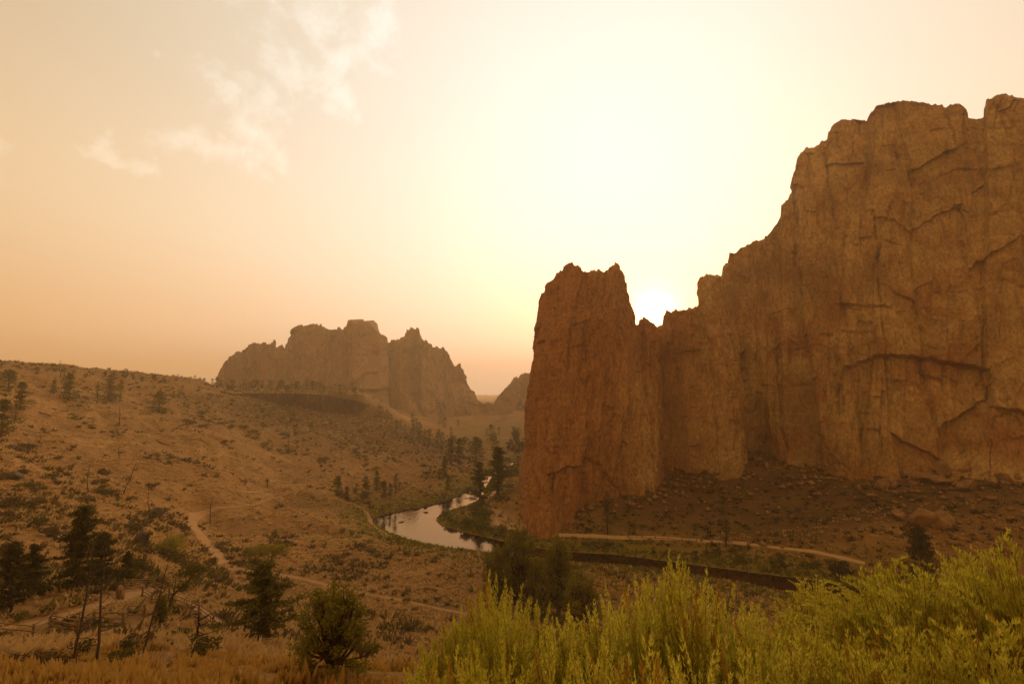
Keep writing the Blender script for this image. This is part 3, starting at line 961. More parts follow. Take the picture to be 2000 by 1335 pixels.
def near_disp(a, h, PX, PY):
    d = 6.5 * fbm(a / 40, h / 110, 3, 101) + 1.8 * fbm(a / 15, h / 70, 3, 103, ridge=True)
    d = d + joints(a, h, 15, 42, 3.0, 111, 0.10) + joints(a, h, 5.2, 14, 1.7, 121, -0.05) * np.clip(0.45 + 1.2 * fbm(a / 26, h / 20, 2, 118), 0.15, 1.2) + joints(a, h, 1.9, 4.4, 0.55, 131, 0.06) * np.clip(0.5 + 1.3 * fbm(a / 18, h / 14, 2, 119), 0.1, 1.2)
    tower = sstep(1420, 1300, PX + (PY - 640) * 0.1)
    d = d + tower * (1.9 * fbm(a / 5.2 + 0.3 * pn(a / 9, h / 9, 7), h / 60, 3, 141, ridge=True) + 0.8 * fbm(a / 1.8, h / 22, 3, 143, ridge=True))
    # dark gully down from the saddle between tower and wall
    d = d - 8.0 * np.exp(-((PX - (1300 + (PY - 640) * 0.06)) / 34) ** 2) * sstep(640, 720, PY)
    d = d + 0.22 * fbm(a / 9, h / 1.6, 3, 151) + 0.13 * fbm(a / 0.9, h / 1.1, 3, 153)
    for pts, am, fl in LEDGES:
        d = d + ledge(PX, PY, pts, am * 0.55, fl * 1.5) * (0.45 + 1.1 * fbm(a / 7, h / 7, 2, int(am * 100)))
    for pts, w, dp in CRACKS:
        jx = 4 * pn(PY / 16, PY * 0 + w, 61) + 2 * pn(PY / 5, PY * 0 + w, 62)
        d = d + pl_groove(PX + jx, PY, pts, w * 1.1, dp * 0.9) * np.clip(0.6 + 1.1 * pn(a / 6, h / 11, 64), 0, 1.4)
    # buttress between the gully and the big wall, and its own side gully
    d = d + 5.0 * np.exp(-((PX - 1395 - (PY - 700) * 0.12) / 40) ** 2) * sstep(560, 700, PY) - 4.0 * np.exp(-((PX - 1478 - (PY - 800) * 0.1) / 16) ** 2) * sstep(640, 760, PY)
    d = d + 4.0 * np.exp(-((PX - 1215 - (PY - 800) * 0.1) / 36) ** 2) * sstep(640, 800, PY)
    # the tall pointed slab high on the wall
    sl_ = np.maximum(0, 1 - np.abs(PX - 1722 - (PY - 300) * 0.03) / np.maximum(10 + (PY - 262) * 0.20, 1))
    d = d + 3.2 * sstep(0.0, 0.35, sl_) * sstep(255, 275, PY) * sstep(600, 470, PY)
    jj = 6 * fbm(PX / 30, PY / 30, 3, 71)
    dc, ins = poly_dist((PX + jj).ravel(), (PY + jj).ravel(), CAVE)
    dc, ins = dc.reshape(PX.shape), ins.reshape(PX.shape)
    d = d - np.where(ins, 3.6 * sstep(0, 6, dc) * sstep(925, 850, PY) ** 0.6, 0)
    return d


def near_tone(a, h, PX, PY, d):
    tower = sstep(1390, 1290, PX + 16 * fbm(a / 12, h / 12, 3, 201) - (PY - 640) * 0.02)
    red = 0.75 * tower
    pal1 = np.exp(-((PX - 1245) / 48) ** 2) * sstep(690, 780, PY) * sstep(960, 900, PY)
    pal1 = pal1 * (0.7 + 0.9 * fbm(a / 5, h / 14, 3, 203))
    red = red * (1 - np.clip(pal1, 0, 1))
    rs = 0.9 * np.exp(-((PX - 1860) / 36) ** 2 - ((PY - 480) / 26) ** 2) + 0.9 * np.exp(-((PX - 1905) / 42) ** 2 - ((PY - 600) / 60) ** 2)
    red = np.clip(red + rs * sstep(-0.1, 0.4, fbm(a / 8, h / 8, 4, 207)), 0, 1)
    pale = np.clip(pal1 * 0.9 + 0.95 * sstep(1330, 1400, PX) * sstep(1480, 1430, PX) * sstep(620, 700, PY) * sstep(-0.1, 0.5, fbm(a / 9, h / 16, 3, 209)), 0, 1)
    pale = np.maximum(pale, 0.8 * np.exp(-((PX - 1861 - (PY - 780) * 0.06) / 3.0) ** 2) * sstep(722, 735, PY) * sstep(850, 790, PY))
    dark = 0.62 * np.exp(-((PX - (1300 + (PY - 640) * 0.06)) / 30) ** 2) * sstep(640, 740, PY) * (0.75 + 0.6 * fbm(a / 4, h / 12, 3, 221))  # shade of the gully, put into the stone colour
    dark = dark + 0.6 * np.exp(-((PX - 1340) / 30) ** 2 - ((PY - 925) / 22) ** 2)  # alcove at the wall foot: its shade is painted as dark tone
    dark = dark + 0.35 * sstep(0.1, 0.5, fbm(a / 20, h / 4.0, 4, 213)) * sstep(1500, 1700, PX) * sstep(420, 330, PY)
    pale = np.maximum(pale, 0.55 * sstep(0.05, 0.35, fbm(a / 30 + 3, h / 34, 4, 217)) * sstep(1400, 1500, PX) * sstep(760, 640, PY))
    red = np.maximum(red, 0.7 * sstep(0.0, 0.4, fbm(a / 26 + 7, h / 22, 4, 219)) * sstep(1430, 1520, PX) * sstep(480, 640, PY))
    return np.stack([np.clip(red, 0, 1), np.clip(pale, 0, 1), np.clip(dark, 0, 1)], -1)


foot = [(1003, 978, 210), (1010, 1018, 180), (1050, 1026, 174), (1095, 1024, 173), (1135, 985, 184), (1180, 962, 194), (1240, 948, 200),
        (1300, 942, 206), (1345, 942, 209), (1400, 922, 218), (1470, 884, 236), (1500, 890, 230), (1600, 922, 208), (1720, 948, 185),
        (1850, 938, 179), (2000, 944, 170), (2200, 950, 158), (2420, 960, 140)]
fX = np.array([f[0] for f in foot], float)


def ft(px):
    return tuple(float(np.interp(px, fX, [f[k] for f in foot])) for k in range(3))


rim = [(1012, 1073, 570, 224), (1022, 1078, 562, 220), (1032, 1083, 548, 216), (1042, 1087, 534, 213), (1052, 1094, 530, 211), (1062, 1100, 522, 210),
       (1072, 1112, 516, 209), (1080, 1122, 518, 208), (1088, 1131, 520, 208), (1096, 1140, 529, 208), (1104, 1152, 530, 208),
       (1112, 1160, 527, 208), (1120, 1172, 531, 208), (1128, 1180, 530, 208), (1138, 1186, 522, 208), (1146, 1194, 512, 208),
       (1156, 1203, 523, 209), (1166, 1212, 533, 210), (1176, 1215, 560, 211), (1186, 1222, 572, 212), (1196, 1230, 592, 213),
       (1208, 1236, 606, 214), (1220, 1238, 630, 215), (1240, 1246, 633, 216), (1250, 1253, 616, 217), (1256, 1257, 618, 217),
       (1264, 1264, 629, 218), (1276, 1277, 637, 219), (1288, 1290, 634, 220), (1296, 1296, 612, 221), (1302, 1303, 603, 222),
       (1310, 1311, 607, 223), (1330, 1330, 605, 225), (1350, 1352, 604, 227), (1358, 1358, 598, 228), (1362, 1365, 590, 228),
       (1366, 1364, 560, 229), (1370, 1367, 543, 229), (1382, 1380, 533, 230), (1400, 1398, 536, 232), (1408, 1406, 540, 233),
       (1412, 1410, 521, 234), (1420, 1420, 512, 235), (1426, 1425, 495, 236), (1440, 1436, 492, 237), (1455, 1450, 482, 239),
       (1475, 1470, 473, 240), (1495, 1492, 466, 241), (1515, 1510, 446, 241), (1530, 1524, 424, 240), (1535, 1526, 402, 239),
       (1545, 1540, 388, 238), (1552, 1549, 370, 237), (1558, 1554, 345, 236), (1566, 1562, 318, 235), (1572, 1566, 298, 234),
       (1584, 1578, 287, 233), (1596, 1590, 289, 232), (1610, 1604, 277, 231), (1622, 1617, 272, 230), (1626, 1618, 258, 229), (1636, 1630, 242, 228),
       (1650, 1645, 233, 227), (1670, 1668, 234, 226), (1692, 1692, 236, 225), (1700, 1699, 222, 224), (1712, 1712, 208, 223),
       (1730, 1730, 202, 222), (1755, 1755, 196, 221), (1780, 1780, 196, 219), (1800, 1800, 199, 218), (1820, 1820, 204, 217),
       (1840, 1840, 204, 216), (1848, 1848, 212, 216), (1858, 1860, 202, 215), (1874, 1876, 203, 214), (1886, 1888, 214, 214),
       (1890, 1890, 230, 213), (1906, 1906, 232, 212), (1920, 1920, 231, 211), (1924, 1921, 212, 211), (1930, 1926, 196, 210), (1945, 1943, 187, 209),
       (1965, 1963, 184, 208), (1985, 1983, 190, 207), (2010, 2010, 197, 206), (2060, 2060, 190, 203), (2140, 2140, 210, 198), (2260, 2260, 190, 190), (2420, 2420, 220, 178)]
cols = [((1100, 905, 520), (1150, 660, 520)), ((1078, 915, 420), (1118, 640, 420)), ((1062, 930, 340), (1098, 612, 335)), ((1050, 945, 275), (1092, 600, 268)), ((1028, 955, 240), (1080, 578, 242)), ((1006, 975, 212), (1074, 571, 228))]
cols += [(ft(f), (tx, ty, tY)) for f, tx, ty, tY in rim]
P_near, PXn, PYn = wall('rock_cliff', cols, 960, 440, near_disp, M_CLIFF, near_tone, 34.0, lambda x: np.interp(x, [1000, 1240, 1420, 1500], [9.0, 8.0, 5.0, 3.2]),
                        'towering brown rock wall and spire with the sun setting in the notch between', 11)


# far jagged formation
def far_disp(a, h, PX, PY):
    d = 16 * fbm(a / 120, h / 300, 3, 301) + 11 * fbm(a / 38, h / 220, 3, 303, ridge=True) + 5 * fbm(a / 14, h / 90, 3, 305, ridge=True)
    d = d + blocks(a, h, 34, 60, 5.0, 311) + blocks(a, h, 12, 20, 2.0, 321) + 0.9 * fbm(a / 5, h / 9, 3, 323)
    d = d + 26 * sstep(752, 740, PX) * sstep(640, 735, PX) + 16 * np.exp(-((PX - 715) / 26) ** 2)
    d = d + 14 * np.exp(-((PX - 830) / 40) ** 2) - 18 * np.exp(-((PX - 760) / 9) ** 2)
    d = d + blocks(a, h, 22, 140, 7.0, 341, 1.2)
    d = d + 42 * sstep(720, 860, PY) ** 1.5
    return d


def far_tone(a, h, PX, PY, d):
    return np.stack([0.35 + 0.4 * fbm(a / 60, h / 80, 3, 331), np.clip(0.4 * fbm(a / 30, h / 120, 3, 333), 0, 1) + 0.45 * np.exp(-((PX - 735) / 8) ** 2),
                     np.clip(0.5 * fbm(a / 22, h / 120, 3, 335), 0, 1)], -1).clip(0, 1)


far_rim = [(415, 752), (425, 745), (432, 735), (440, 718), (448, 700), (460, 692), (470, 686), (482, 679), (498, 668), (510, 671), (517, 668),
           (522, 674), (530, 672), (534, 662), (538, 664), (541, 682), (546, 675), (550, 682), (555, 672), (559, 680), (566, 668), (572, 650), (578, 640), (590, 636), (604, 635),
           (618, 633), (630, 636), (640, 641), (655, 640), (668, 644), (680, 645), (686, 640), (700, 637), (706, 642), (710, 632), (713, 625), (722, 624), (728, 628), (740, 629),
           (744, 636), (742, 648), (747, 662), (750, 668), (758, 669), (772, 663), (784, 654), (791, 651), (793, 643), (800, 640), (813, 641),
           (818, 648), (822, 659), (830, 664), (842, 674), (855, 678), (866, 678), (874, 688), (882, 704), (886, 714), (893, 711), (899, 710), (902, 724),
           (910, 744), (918, 762), (926, 774), (936, 786), (950, 794), (975, 800)]
fcols = []
for x, y in far_rim:
    fb = float(np.interp(x, [415, 560, 700, 800, 900, 980], [790, 800, 815, 822, 822, 818]))
    fy = float(np.interp(x, [415, 560, 740, 800, 900, 980], [760, 740, 700, 740, 770, 820]))
    fcols.append(((x, fb, fy), (x, y, fy + float(np.interp(y, [620, 800], [70, 10])))))
wall('rock_formation', fcols, 520, 190, far_disp, M_FAR, far_tone, 120.0, 5.5, 'distant jagged rock formation fading into the smoke', 23)


def ridge_disp(a, h, PX, PY):
    return 10 * fbm(a / 50, h / 120, 3, 401, ridge=True) + blocks(a, h, 25, 40, 4.0, 411) + blocks(a, h, 9, 14, 1.6, 413) + 30 * sstep(760, 840, PY)


ridge_rim = [(955, 795), (966, 785), (972, 772), (978, 766), (986, 758), (996, 748), (1004, 738), (1014, 735), (1022, 729), (1030, 727), (1045, 722),
             (1070, 712), (1100, 705), (1150, 700)]
rcols = [((x, 822, 860), (x, y, 900)) for x, y in ridge_rim]
wall('rock_ridge', rcols, 160, 110, ridge_disp, M_FAR, far_tone, 110.0, 4.5, 'small hazy rock ridge behind the spire', 29)


# basalt rimrock of the mesa: columns
def rim_disp(a, h, PX, PY):
    f1, f2, c, ox, oy = worley(a / 2.6, h / 40 + 0.0, 511)
    c2 = worley(a / 6.0, h / 7.0, 515)[2]
    return 1.8 * (c - 0.5) - 1.7 * sstep(0.22, 0.0, f2 - f1) + 2.2 * (c2 - 0.5) + 2.6 * fbm(a / 16, h / 30, 3, 517) + 0.25 * fbm(a / 2, h / 2, 3, 519) + 0.6


def rim_tone(a, h, PX, PY, d):
    z = np.zeros(PX.shape)
    return np.stack([0.3 + 0.5 * fbm(a / 14, h / 9, 3, 531), 0.25 * (d > 1.2) + z, np.clip(0.4 * fbm(a / 3, h / 20, 3, 533), 0, 1) + z], -1).clip(0, 1)


mc = []
for (x, y, Y), hpx in zip([(405, 767, 411), (455, 768, 404), (490, 767, 405), (520, 768, 406), (575, 768, 407), (620, 770, 408), (665, 776, 411), (700, 783, 419), (716, 789, 435), (722, 788, 452)],
                          [6, 12, 17, 21, 27, 33, 36, 32, 22, 14]):
    mc.append(((x, y + hpx, Y - 2.0), (x, y, Y - 0.4)))
wall('rimrock', mc, 420, 70, rim_disp, M_BASALT, rim_tone, 7.0, 1.6, 'dark columnar basalt band along the mesa rim', 37)

oc = [((x, y + hp, Y - 2.0), (x, y, Y)) for x, y, Y, hp in [(262, 792, 306, 2), (280, 784, 318, 9), (300, 781, 328, 8), (318, 776, 338, 13), (340, 774, 348, 9),
                                                        (356, 771, 358, 14), (378, 770, 374, 8), (396, 768, 392, 11), (412, 768, 406, 5)]]
wall('rock_outcrop', oc, 260, 40, rim_disp, M_BASALT, rim_tone, 6.0, 5.0, 'broken dark rock outcrop continuing the rim along the hillside', 43)

# ------------------------------------------------------------------ smoke in the air
bm_v = np.array([(x, y, z) for z in (-2.6, 214.0) for y in (-3450, 3450) for x in (-3450, 3450)], float)
bm_f = np.array([(0, 2, 3, 1), (4, 5, 7, 6), (0, 1, 5, 4), (2, 6, 7, 3), (0, 4, 6, 2), (1, 3, 7, 5)])
m_h, q = new_mat('smoke haze')
pv = q.n('ShaderNodeVolumePrincipled')
pv.inputs['Color'].default_value = (0.96, 0.80, 0.55, 1)
pv.inputs['Density'].default_value = 0.00040
pv.inputs['Anisotropy'].default_value = 0.35
oh = q.n('ShaderNodeOutputMaterial')
q.l(pv.outputs[0], oh.inputs['Volume'])
tag(link('haze', mesh('haze', bm_v, bm_f, m_h)), 'thin wildfire smoke filling the valley air', kind='stuff')

# ------------------------------------------------------------------ trees
RS = np.random.default_rng


def conifer(seed, nb, ncl, leaf, w=0.34, low=0.14, gap=0.0, mat=None, k=5, pe=0.72):
    """unit-height conifer: tapered trunk with whorled limbs, and a crown of needle clumps"""
    r = RS(seed)
    tr, cr = MB(), MB()
    zs = np.linspace(-0.03, 0.985, 9)
    wob = np.cumsum(r.normal(0, 0.006, (9, 2)), 0)
    tr.tube(np.column_stack([wob, zs]), np.linspace(0.024, 0.004, 9), k)
    u = np.sort(r.random(nb) ** 0.85)
    skew = r.normal(0, 0.12, 2)
    for i, f in enumerate(u):
        z = low + (1 - low) * f
        prof = (1 - f) ** pe * (0.5 + 0.5 * min(1, f / 0.12))
        a = i * 2.4 + r.normal(0, 0.5)
        L = w * 0.5 * prof * r.uniform(0.55, 1.2) * (1 + skew[0] * math.cos(a) + skew[1] * math.sin(a)) + 0.012
        if r.random() < gap:
            L *= 0.35
        dz = r.uniform(-0.10, 0.30) * L
        c0 = np.array([np.interp(z, zs, wob[:, 0]), np.interp(z, zs, wob[:, 1]), z])
        d = np.array([math.cos(a), math.sin(a), 0]) * L
        if nb > 40:
            tr.tube([c0, c0 + d * 0.5 + [0, 0, dz * 0.3], c0 + d * 0.95 + [0, 0, dz]], [0.006 * (1 - f) + 0.0015, 0.003, 0.001], 3)
        fr = r.uniform(0.25, 1.05, ncl)
        C = c0 + d * fr[:, None] + np.column_stack([r.normal(0, leaf * 1.1, (ncl, 2)), dz * fr + r.normal(0, leaf * 0.7, ncl)])
        cr.leaves(C, leaf * r.uniform(0.6, 1.3, ncl), r, up=0.3)
    C = np.column_stack([r.normal(0, leaf * 0.5, (8, 2)), r.uniform(0.93, 1.0, 8)])
    cr.leaves(C, leaf * 0.7, r, up=1.0)
    return tr, cr


def juniper(seed, nl, ncl, leaf, w=0.9, low=0.22, lean=0.0, k=6):
    """unit-height juniper: forked twisting limbs with dense rounded sprays"""
    r = RS(seed)
    tr, cr = MB(), MB()
    n0 = 5
    tk_ = np.column_stack([np.linspace(0, lean * 0.3, n0) + r.normal(0, 0.008, n0), r.normal(0, 0.008, n0), np.linspace(-0.04, low + 0.12, n0)])
    tr.tube(tk_, np.linspace(0.050, 0.032, n0), k)
    for i in range(nl):
        a = i * 2.399 + r.normal(0, 0.4)
        f = (i + 0.5) / nl
        tilt = math.sqrt(f)
        L = r.uniform(0.55, 1.2)
        end = np.array([math.cos(a) * tilt * w * 0.46 * L + lean * 0.55, math.sin(a) * tilt * w * 0.46 * L, low + (1 - low) * (0.99 - 0.86 * f * f) * r.uniform(0.84, 1.0) - 0.10 * f])
        st = tk_[-1 - (i % 3)] if i > 2 else tk_[-1]
        mid_ = st * 0.45 + end * 0.55 + np.array([0, 0, -0.05]) + r.normal(0, 0.025, 3)
        pts = spline([st, mid_, end], 7)
        pts[1:-1] += r.normal(0, 0.010, (5, 3))
        tr.tube(pts, np.linspace(0.022, 0.004, 7), 4)
        for j in range(3 if ncl > 30 else 2):
            c = pts[3 + j % 4 + (0 if ncl <= 30 else 0)] if j else end
            c = c + r.normal(0, 0.05, 3) * (1 if j else 0.3)
            rad = r.uniform(0.045, 0.085) * (1.2 if j == 0 else 1) * (1.5 if ncl <= 30 else 1)
            m = max(4, int(ncl * r.uniform(0.6, 1.2)))
            v = r.normal(size=(m, 3))
            v /= np.linalg.norm(v, axis=1)[:, None]
            C = c + v * rad * r.uniform(0.35, 1.08, m)[:, None] * np.array([1.1, 1.1, 0.85])
            cr.leaves(C, leaf * r.uniform(0.6, 1.3, m), r, up=0.5)
    return tr, cr


def snag(seed, nb, rad=0.018, k=6, crook=0.012, blen=0.16, low=0.25, lean=0.0):
    """unit-height dead tree: bare tapered trunk, and its branches one by one"""
    r = RS(seed)
    n = 12
    zs = np.linspace(-0.02, 1, n)
    wob = np.cumsum(r.normal(0, crook, (n, 2)), 0)
    wob[:, 0] += lean * np.linspace(0, 1, n) ** 1.2
    P = np.column_stack([wob, zs])
    tr = MB().tube(P, np.linspace(rad, rad * 0.22, n), k)
    br = []
    for i in range(nb):
        z = low + (0.97 - low) * (i + r.random()) / nb
        a = r.uniform(0, 2 * np.pi)
        L = blen * r.uniform(0.5, 1.2) * (1.15 - 0.75 * z)
        c0 = np.array([np.interp(z, zs, P[:, 0]), np.interp(z, zs, P[:, 1]), z])
        d = np.array([math.cos(a), math.sin(a), r.uniform(-0.2, 0.5)]) * L
        q_ = np.array([c0, c0 + d * 0.4 + r.normal(0, 0.01, 3), c0 + d * 0.75 + r.normal(0, 0.014, 3), c0 + d])
        b = MB().tube(q_, [rad * 0.32, rad * 0.24, rad * 0.16, rad * 0.06], 4)
        for _ in range(2):
            t0 = q_[1 + r.integers(0, 2)]
            b.tube([t0, t0 + r.normal(0, L * 0.22, 3) + [0, 0, L * 0.1], t0 + d * 0.3 + r.normal(0, L * 0.25, 3)], [rad * 0.14, rad * 0.1, rad * 0.04], 3)
        br.append(b)
    return tr, br


LIB = {}


def lib(kind, i):
    key = (kind, i)
    if key in LIB:
        return LIB[key]
    sd_ = 1000 + i * 17
    if kind == 'far_conifer':
        t, c = conifer(sd_, 26, 8, 0.055, w=(0.66, 0.80, 0.56, 0.72)[i % 4], low=0.02, k=4, pe=0.55)
        v = (t.mesh('trunk', M_BARK), c.mesh('crown', M_PINE))
    elif kind == 'far_juniper':
        t, c = juniper(sd_ + 3, 9, 26, 0.075, w=(1.0, 1.2, 0.85, 1.1)[i % 4], low=0.12, k=4)
        v = (t.mesh('trunk', M_BARK), c.mesh('crown', M_PINE_D))
    elif kind == 'mid_conifer':
        t, c = conifer(sd_ + 5, 60, 26, 0.030, w=(0.70, 0.80, 0.62, 0.74)[i % 4], low=0.02, gap=0.15, pe=0.48)
        v = (t.mesh('trunk', M_BARK), c.mesh('crown', M_PINE))
    elif kind == 'thin_conifer':
        t, c = conifer(sd_ + 7, 46, 7, 0.030, w=0.46, low=0.14, gap=0.35)
        v = (t.mesh('trunk', M_BARK), c.mesh('crown', M_PINE))
    elif kind == 'ponderosa':
        t, c = conifer(sd_ + 9, 74, 60, 0.020, w=(0.60, 0.74)[i % 2], low=(0.10, 0.04)[i % 2], gap=0.30, pe=0.5)
        v = (t.mesh('trunk', M_BARK), c.mesh('crown', M_PINE))
    elif kind == 'near_pine':
        t, c = conifer(sd_ + 11, 66, 96, 0.021, w=(0.78, 0.62, 0.7)[i % 3], low=(0.16, 0.06, 0.05)[i % 3], gap=0.25, k=8, pe=0.5)
        v = (t.mesh('trunk', M_BARK), c.mesh('crown', M_PINE_D if i % 3 else M_PINE))
    elif kind == 'near_juniper':
        t, c = juniper(sd_ + 13, 46, 62, 0.019, w=(1.0, 0.95, 0.7, 0.85)[i % 4], low=(0.10, 0.14, 0.16, 0.12)[i % 4], k=8)
        v = (t.mesh('trunk', M_BARK), c.mesh('crown', M_JUNI))
    LIB[key] = v
    return v


def place(px, pyb, pyt, Y=None):
    """foot on the ground below the photo pixel, and the height that reaches up to pyt"""
    if Y is None:
        b = hit(px, pyb)
    else:
        b = at(px, pyb, Y)
        b[2] = float(ground(b[0], b[1]))
    top = at(px, pyt, b[1])
    return b, max(float(top[2] - b[2]), 0.5)


rnd = random.Random(5)


def tree(px, pyb, pyt, kind, i, label, name='pine_tree', cat='tree', group=None, Y=None, wide=1.0, lean=0.0):
    b, h = place(px, pyb, pyt, Y)
    t, c = lib(kind, i)
    root = link(name, None, None, b - np.array([0, 0, 0.05]), (0, lean, rnd.uniform(0, 6.28)), (h * wide, h * wide, h))
    tag(root, label, cat, group)
    link('trunk', t, root)
    link('crown', c, root)
    return root


def dead(px, pyb, pyt, seed, nb, label, mat=None, rad=0.018, lean=0.0, blen=0.16, crook=0.012, low=0.25, Y=None, rz=None, name='dead_tree', group=None):
    b, h = place(px, pyb, pyt, Y)
    tr, br = snag(seed, nb, rad, 6, crook, blen, low, lean)
    mt = mat or M_DEAD
    root = link(name, None, None, b, (0, 0, rnd.uniform(0, 6.28) if rz is None else rz), h)
    tag(root, label, 'dead tree', group)
    link('trunk', tr.mesh('trunk', mt), root)
    for k in br:
        link('branch', k.mesh('branch', mt), root)
    return root


# -- trees that stand out one by one
T1 = [
    # px, base, top, kind, variant, label, name, wide
    (972, 966, 874, 'ponderosa', 0, 'tall dark ponderosa pine on the riverbank beside the spire', 'ponderosa_pine', 1.25),
    (937, 980, 903, 'ponderosa', 1, 'sparser pine leaning over the water beside the tall ponderosa', 'ponderosa_pine', 1.2),
    (930, 906, 853, 'mid_conifer', 1, 'broad conical tree upstream beyond the river bend', 'conifer_tree', 1.1),
    (897, 908, 856, 'mid_conifer', 0, 'upright conifer just beside the broad conical tree upstream', 'conifer_tree', 0.9),
    (880, 906, 856, 'mid_conifer', 2, 'dark conifer among the trees where the slope meets the far valley', 'conifer_tree', 1.0),
    (868, 932, 890, 'mid_conifer', 3, 'mid-size conifer on the bank above the far river reach', 'conifer_tree', 0.7),
    (875, 958, 928, 'mid_conifer', 0, 'small rounded conifer beside the river rocks', 'conifer_tree', 1.1),
    (857, 934, 916, 'far_conifer', 1, 'tiny conifer on the slope over the river rocks', 'conifer_tree', 1.2),
    (840, 930, 912, 'far_conifer', 2, 'tiny green conifer on the open bank slope', 'conifer_tree', 1.0),
    (660, 968, 929, 'mid_conifer', 1, 'first of the short riverside conifers, beside a smaller one', 'conifer_tree', 0.95),
    (677, 977, 949, 'mid_conifer', 2, 'little conifer standing in front of the riverside group', 'conifer_tree', 0.95),
    (695, 964, 944, 'far_conifer', 0, 'faint small conifer between two darker riverside conifers', 'conifer_tree', 0.9),
    (713, 971, 929, 'mid_conifer', 3, 'darkest bushy conifer in the riverside group', 'conifer_tree', 1.0),
    (736, 958, 920, 'mid_conifer', 0, 'slim conifer at the back of the riverside group', 'conifer_tree', 0.9),
    (750, 971, 938, 'mid_conifer', 1, 'pale green conifer in the middle of the riverside group', 'conifer_tree', 0.95),
    (762, 970, 944, 'mid_conifer', 2, 'short green conifer joined to its pale neighbour by the meadow', 'conifer_tree', 0.7),
    (773, 964, 925, 'thin_conifer', 0, 'thin see-through conifer at the end of the riverside group', 'conifer_tree', 1.2),
    (134, 783, 730, 'mid_conifer', 0, 'bright green pointed conifer high on the hillside', 'conifer_tree', 1.1),
    (104, 768, 742, 'mid_conifer', 2, 'small conifer beside the bright pointed one on the hillside', 'conifer_tree', 1.0),
    (189, 788, 744, 'thin_conifer', 1, 'thin pine on the hillside beside a denser one', 'conifer_tree', 1.0),
    (211, 783, 738, 'mid_conifer', 3, 'dense dark pine in the hillside pair', 'conifer_tree', 1.2),
    (234, 785, 742, 'thin_conifer', 2, 'half-bare slender pine on the upper hillside', 'conifer_tree', 0.9),
    (15, 778, 722, 'mid_conifer', 1, 'large bushy pine at the edge of the hillside', 'pine_tree', 1.5),
    (40, 802, 746, 'mid_conifer', 0, 'dark pine just below the bushy one on the hillside edge', 'pine_tree', 0.95),
    (28, 828, 786, 'thin_conifer', 0, 'narrow shaded pine low on the hillside edge', 'pine_tree', 0.8),
    (3, 850, 780, 'mid_conifer', 2, 'dark pine cut by the picture edge on the hillside', 'pine_tree', 1.0),
    (310, 806, 764, 'mid_conifer', 1, 'wide shadowy conifer below the rimrock end', 'conifer_tree', 1.5),
    (243, 738, 720, 'far_juniper', 0, 'round dark juniper alone on the skyline', 'juniper_tree', 1.0),
    (125, 742, 719, 'far_conifer', 3, 'small dark conifer beside the bare skyline tree', 'conifer_tree', 1.0),
    (1187, 1043, 962, 'thin_conifer', 1, 'dim narrow pine in front of the spire foot', 'pine_tree', 0.9),
    (1418, 1068, 1012, 'thin_conifer', 2, 'dim pine straddling the footpath under the wall', 'pine_tree', 1.5),
    (1804, 1150, 1030, 'near_pine', 1, 'black-green conical juniper on the bank behind the sagebrush', 'juniper_tree', 1.05),
    (22, 1196, 1060, 'near_pine', 1, 'dark pine at the shaded edge of the near slope', 'pine_tree', 0.9),
    (150, 1146, 990, 'near_pine', 2, 'big dark pine above the lower rail fence', 'pine_tree', 1.0),
    (196, 1142, 1040, 'near_pine', 1, 'dark pine crowding the big one over the fence', 'pine_tree', 1.0),
    (60, 1165, 1062, 'near_pine', 2, 'shaded bushy pine above the short rail fence', 'pine_tree', 0.9),
    (248, 1142, 1076, 'near_pine', 1, 'small dark pine beside the fence corner', 'pine_tree', 0.8),
    (508, 1264, 1104, 'near_pine', 0, 'open-crowned pine with dark trunk beside the big juniper', 'pine_tree', 1.4),
    (652, 1312, 1136, 'near_juniper', 0, 'big spreading juniper on the near slope', 'juniper_tree', 1.12),
    (312, 1226, 1160, 'near_juniper', 2, 'small pointed juniper bush by the leaning snag', 'juniper_tree', 0.8),
    (1012, 1190, 1022, 'near_juniper', 1, 'tallest olive juniper below the sagebrush, against the river', 'juniper_tree', 0.62),
    (1090, 1200, 1048, 'near_juniper', 3, 'leaning olive juniper with a red trunk beside the dark water', 'juniper_tree', 0.62),
    (1050, 1205, 1085, 'near_juniper', 2, 'lower olive juniper between the two taller ones', 'juniper_tree', 0.8),
    (968, 1190, 1068, 'near_juniper', 3, 'olive juniper overlapping the bright river bend', 'juniper_tree', 0.65),
    (1135, 1235, 1115, 'near_juniper', 0, 'wide low juniper just over the sagebrush tops', 'juniper_tree', 0.9),
]
YY = {3: 150, 15: 235}
for px, pb, pt, kd, i, lab, nm, wd in T1:
    tree(px, pb, pt, kd, i, lab, nm, 'tree', None, YY.get(px), wd)

# -- tree line along the mesa, skyline trees, trees down the far slope
r = RS(88)
for k, px in enumerate(np.linspace(432, 712, 48)):
    px = px + r.uniform(-4, 4)
    yb = float(np.interp(px, [430, 500, 600, 700, 715], [766, 765, 768, 774, 782])) - r.uniform(0, 3)
    hpx = r.uniform(11, 25) * float(np.interp(px, [430, 600, 715], [0.9, 1.05, 0.7]))
    kd = 'far_conifer' if r.random() < 0.6 else 'far_juniper'
    tree(px, yb, yb - hpx, kd, k % 4, 'dark conifer in the tree line along the mesa top', 'conifer_tree', 'tree', 'tree line along the mesa top', r.uniform(428, 470), r.uniform(0.9, 1.5) if kd == 'far_conifer' else 1.1)
for k, (px, yt, hp) in enumerate([(338, 731, 13), (347, 730, 14), (355, 733, 12), (372, 735, 12), (380, 732, 15), (390, 736, 12), (398, 738, 10), (414, 739, 10), (424, 737, 13)]):
    tree(px, yt + hp + 2, yt, 'far_conifer' if k % 3 else 'far_juniper', k % 4, 'small dark tree in the row along the plateau skyline', 'conifer_tree', 'tree', 'row of trees on the plateau skyline', 428, 1.3)
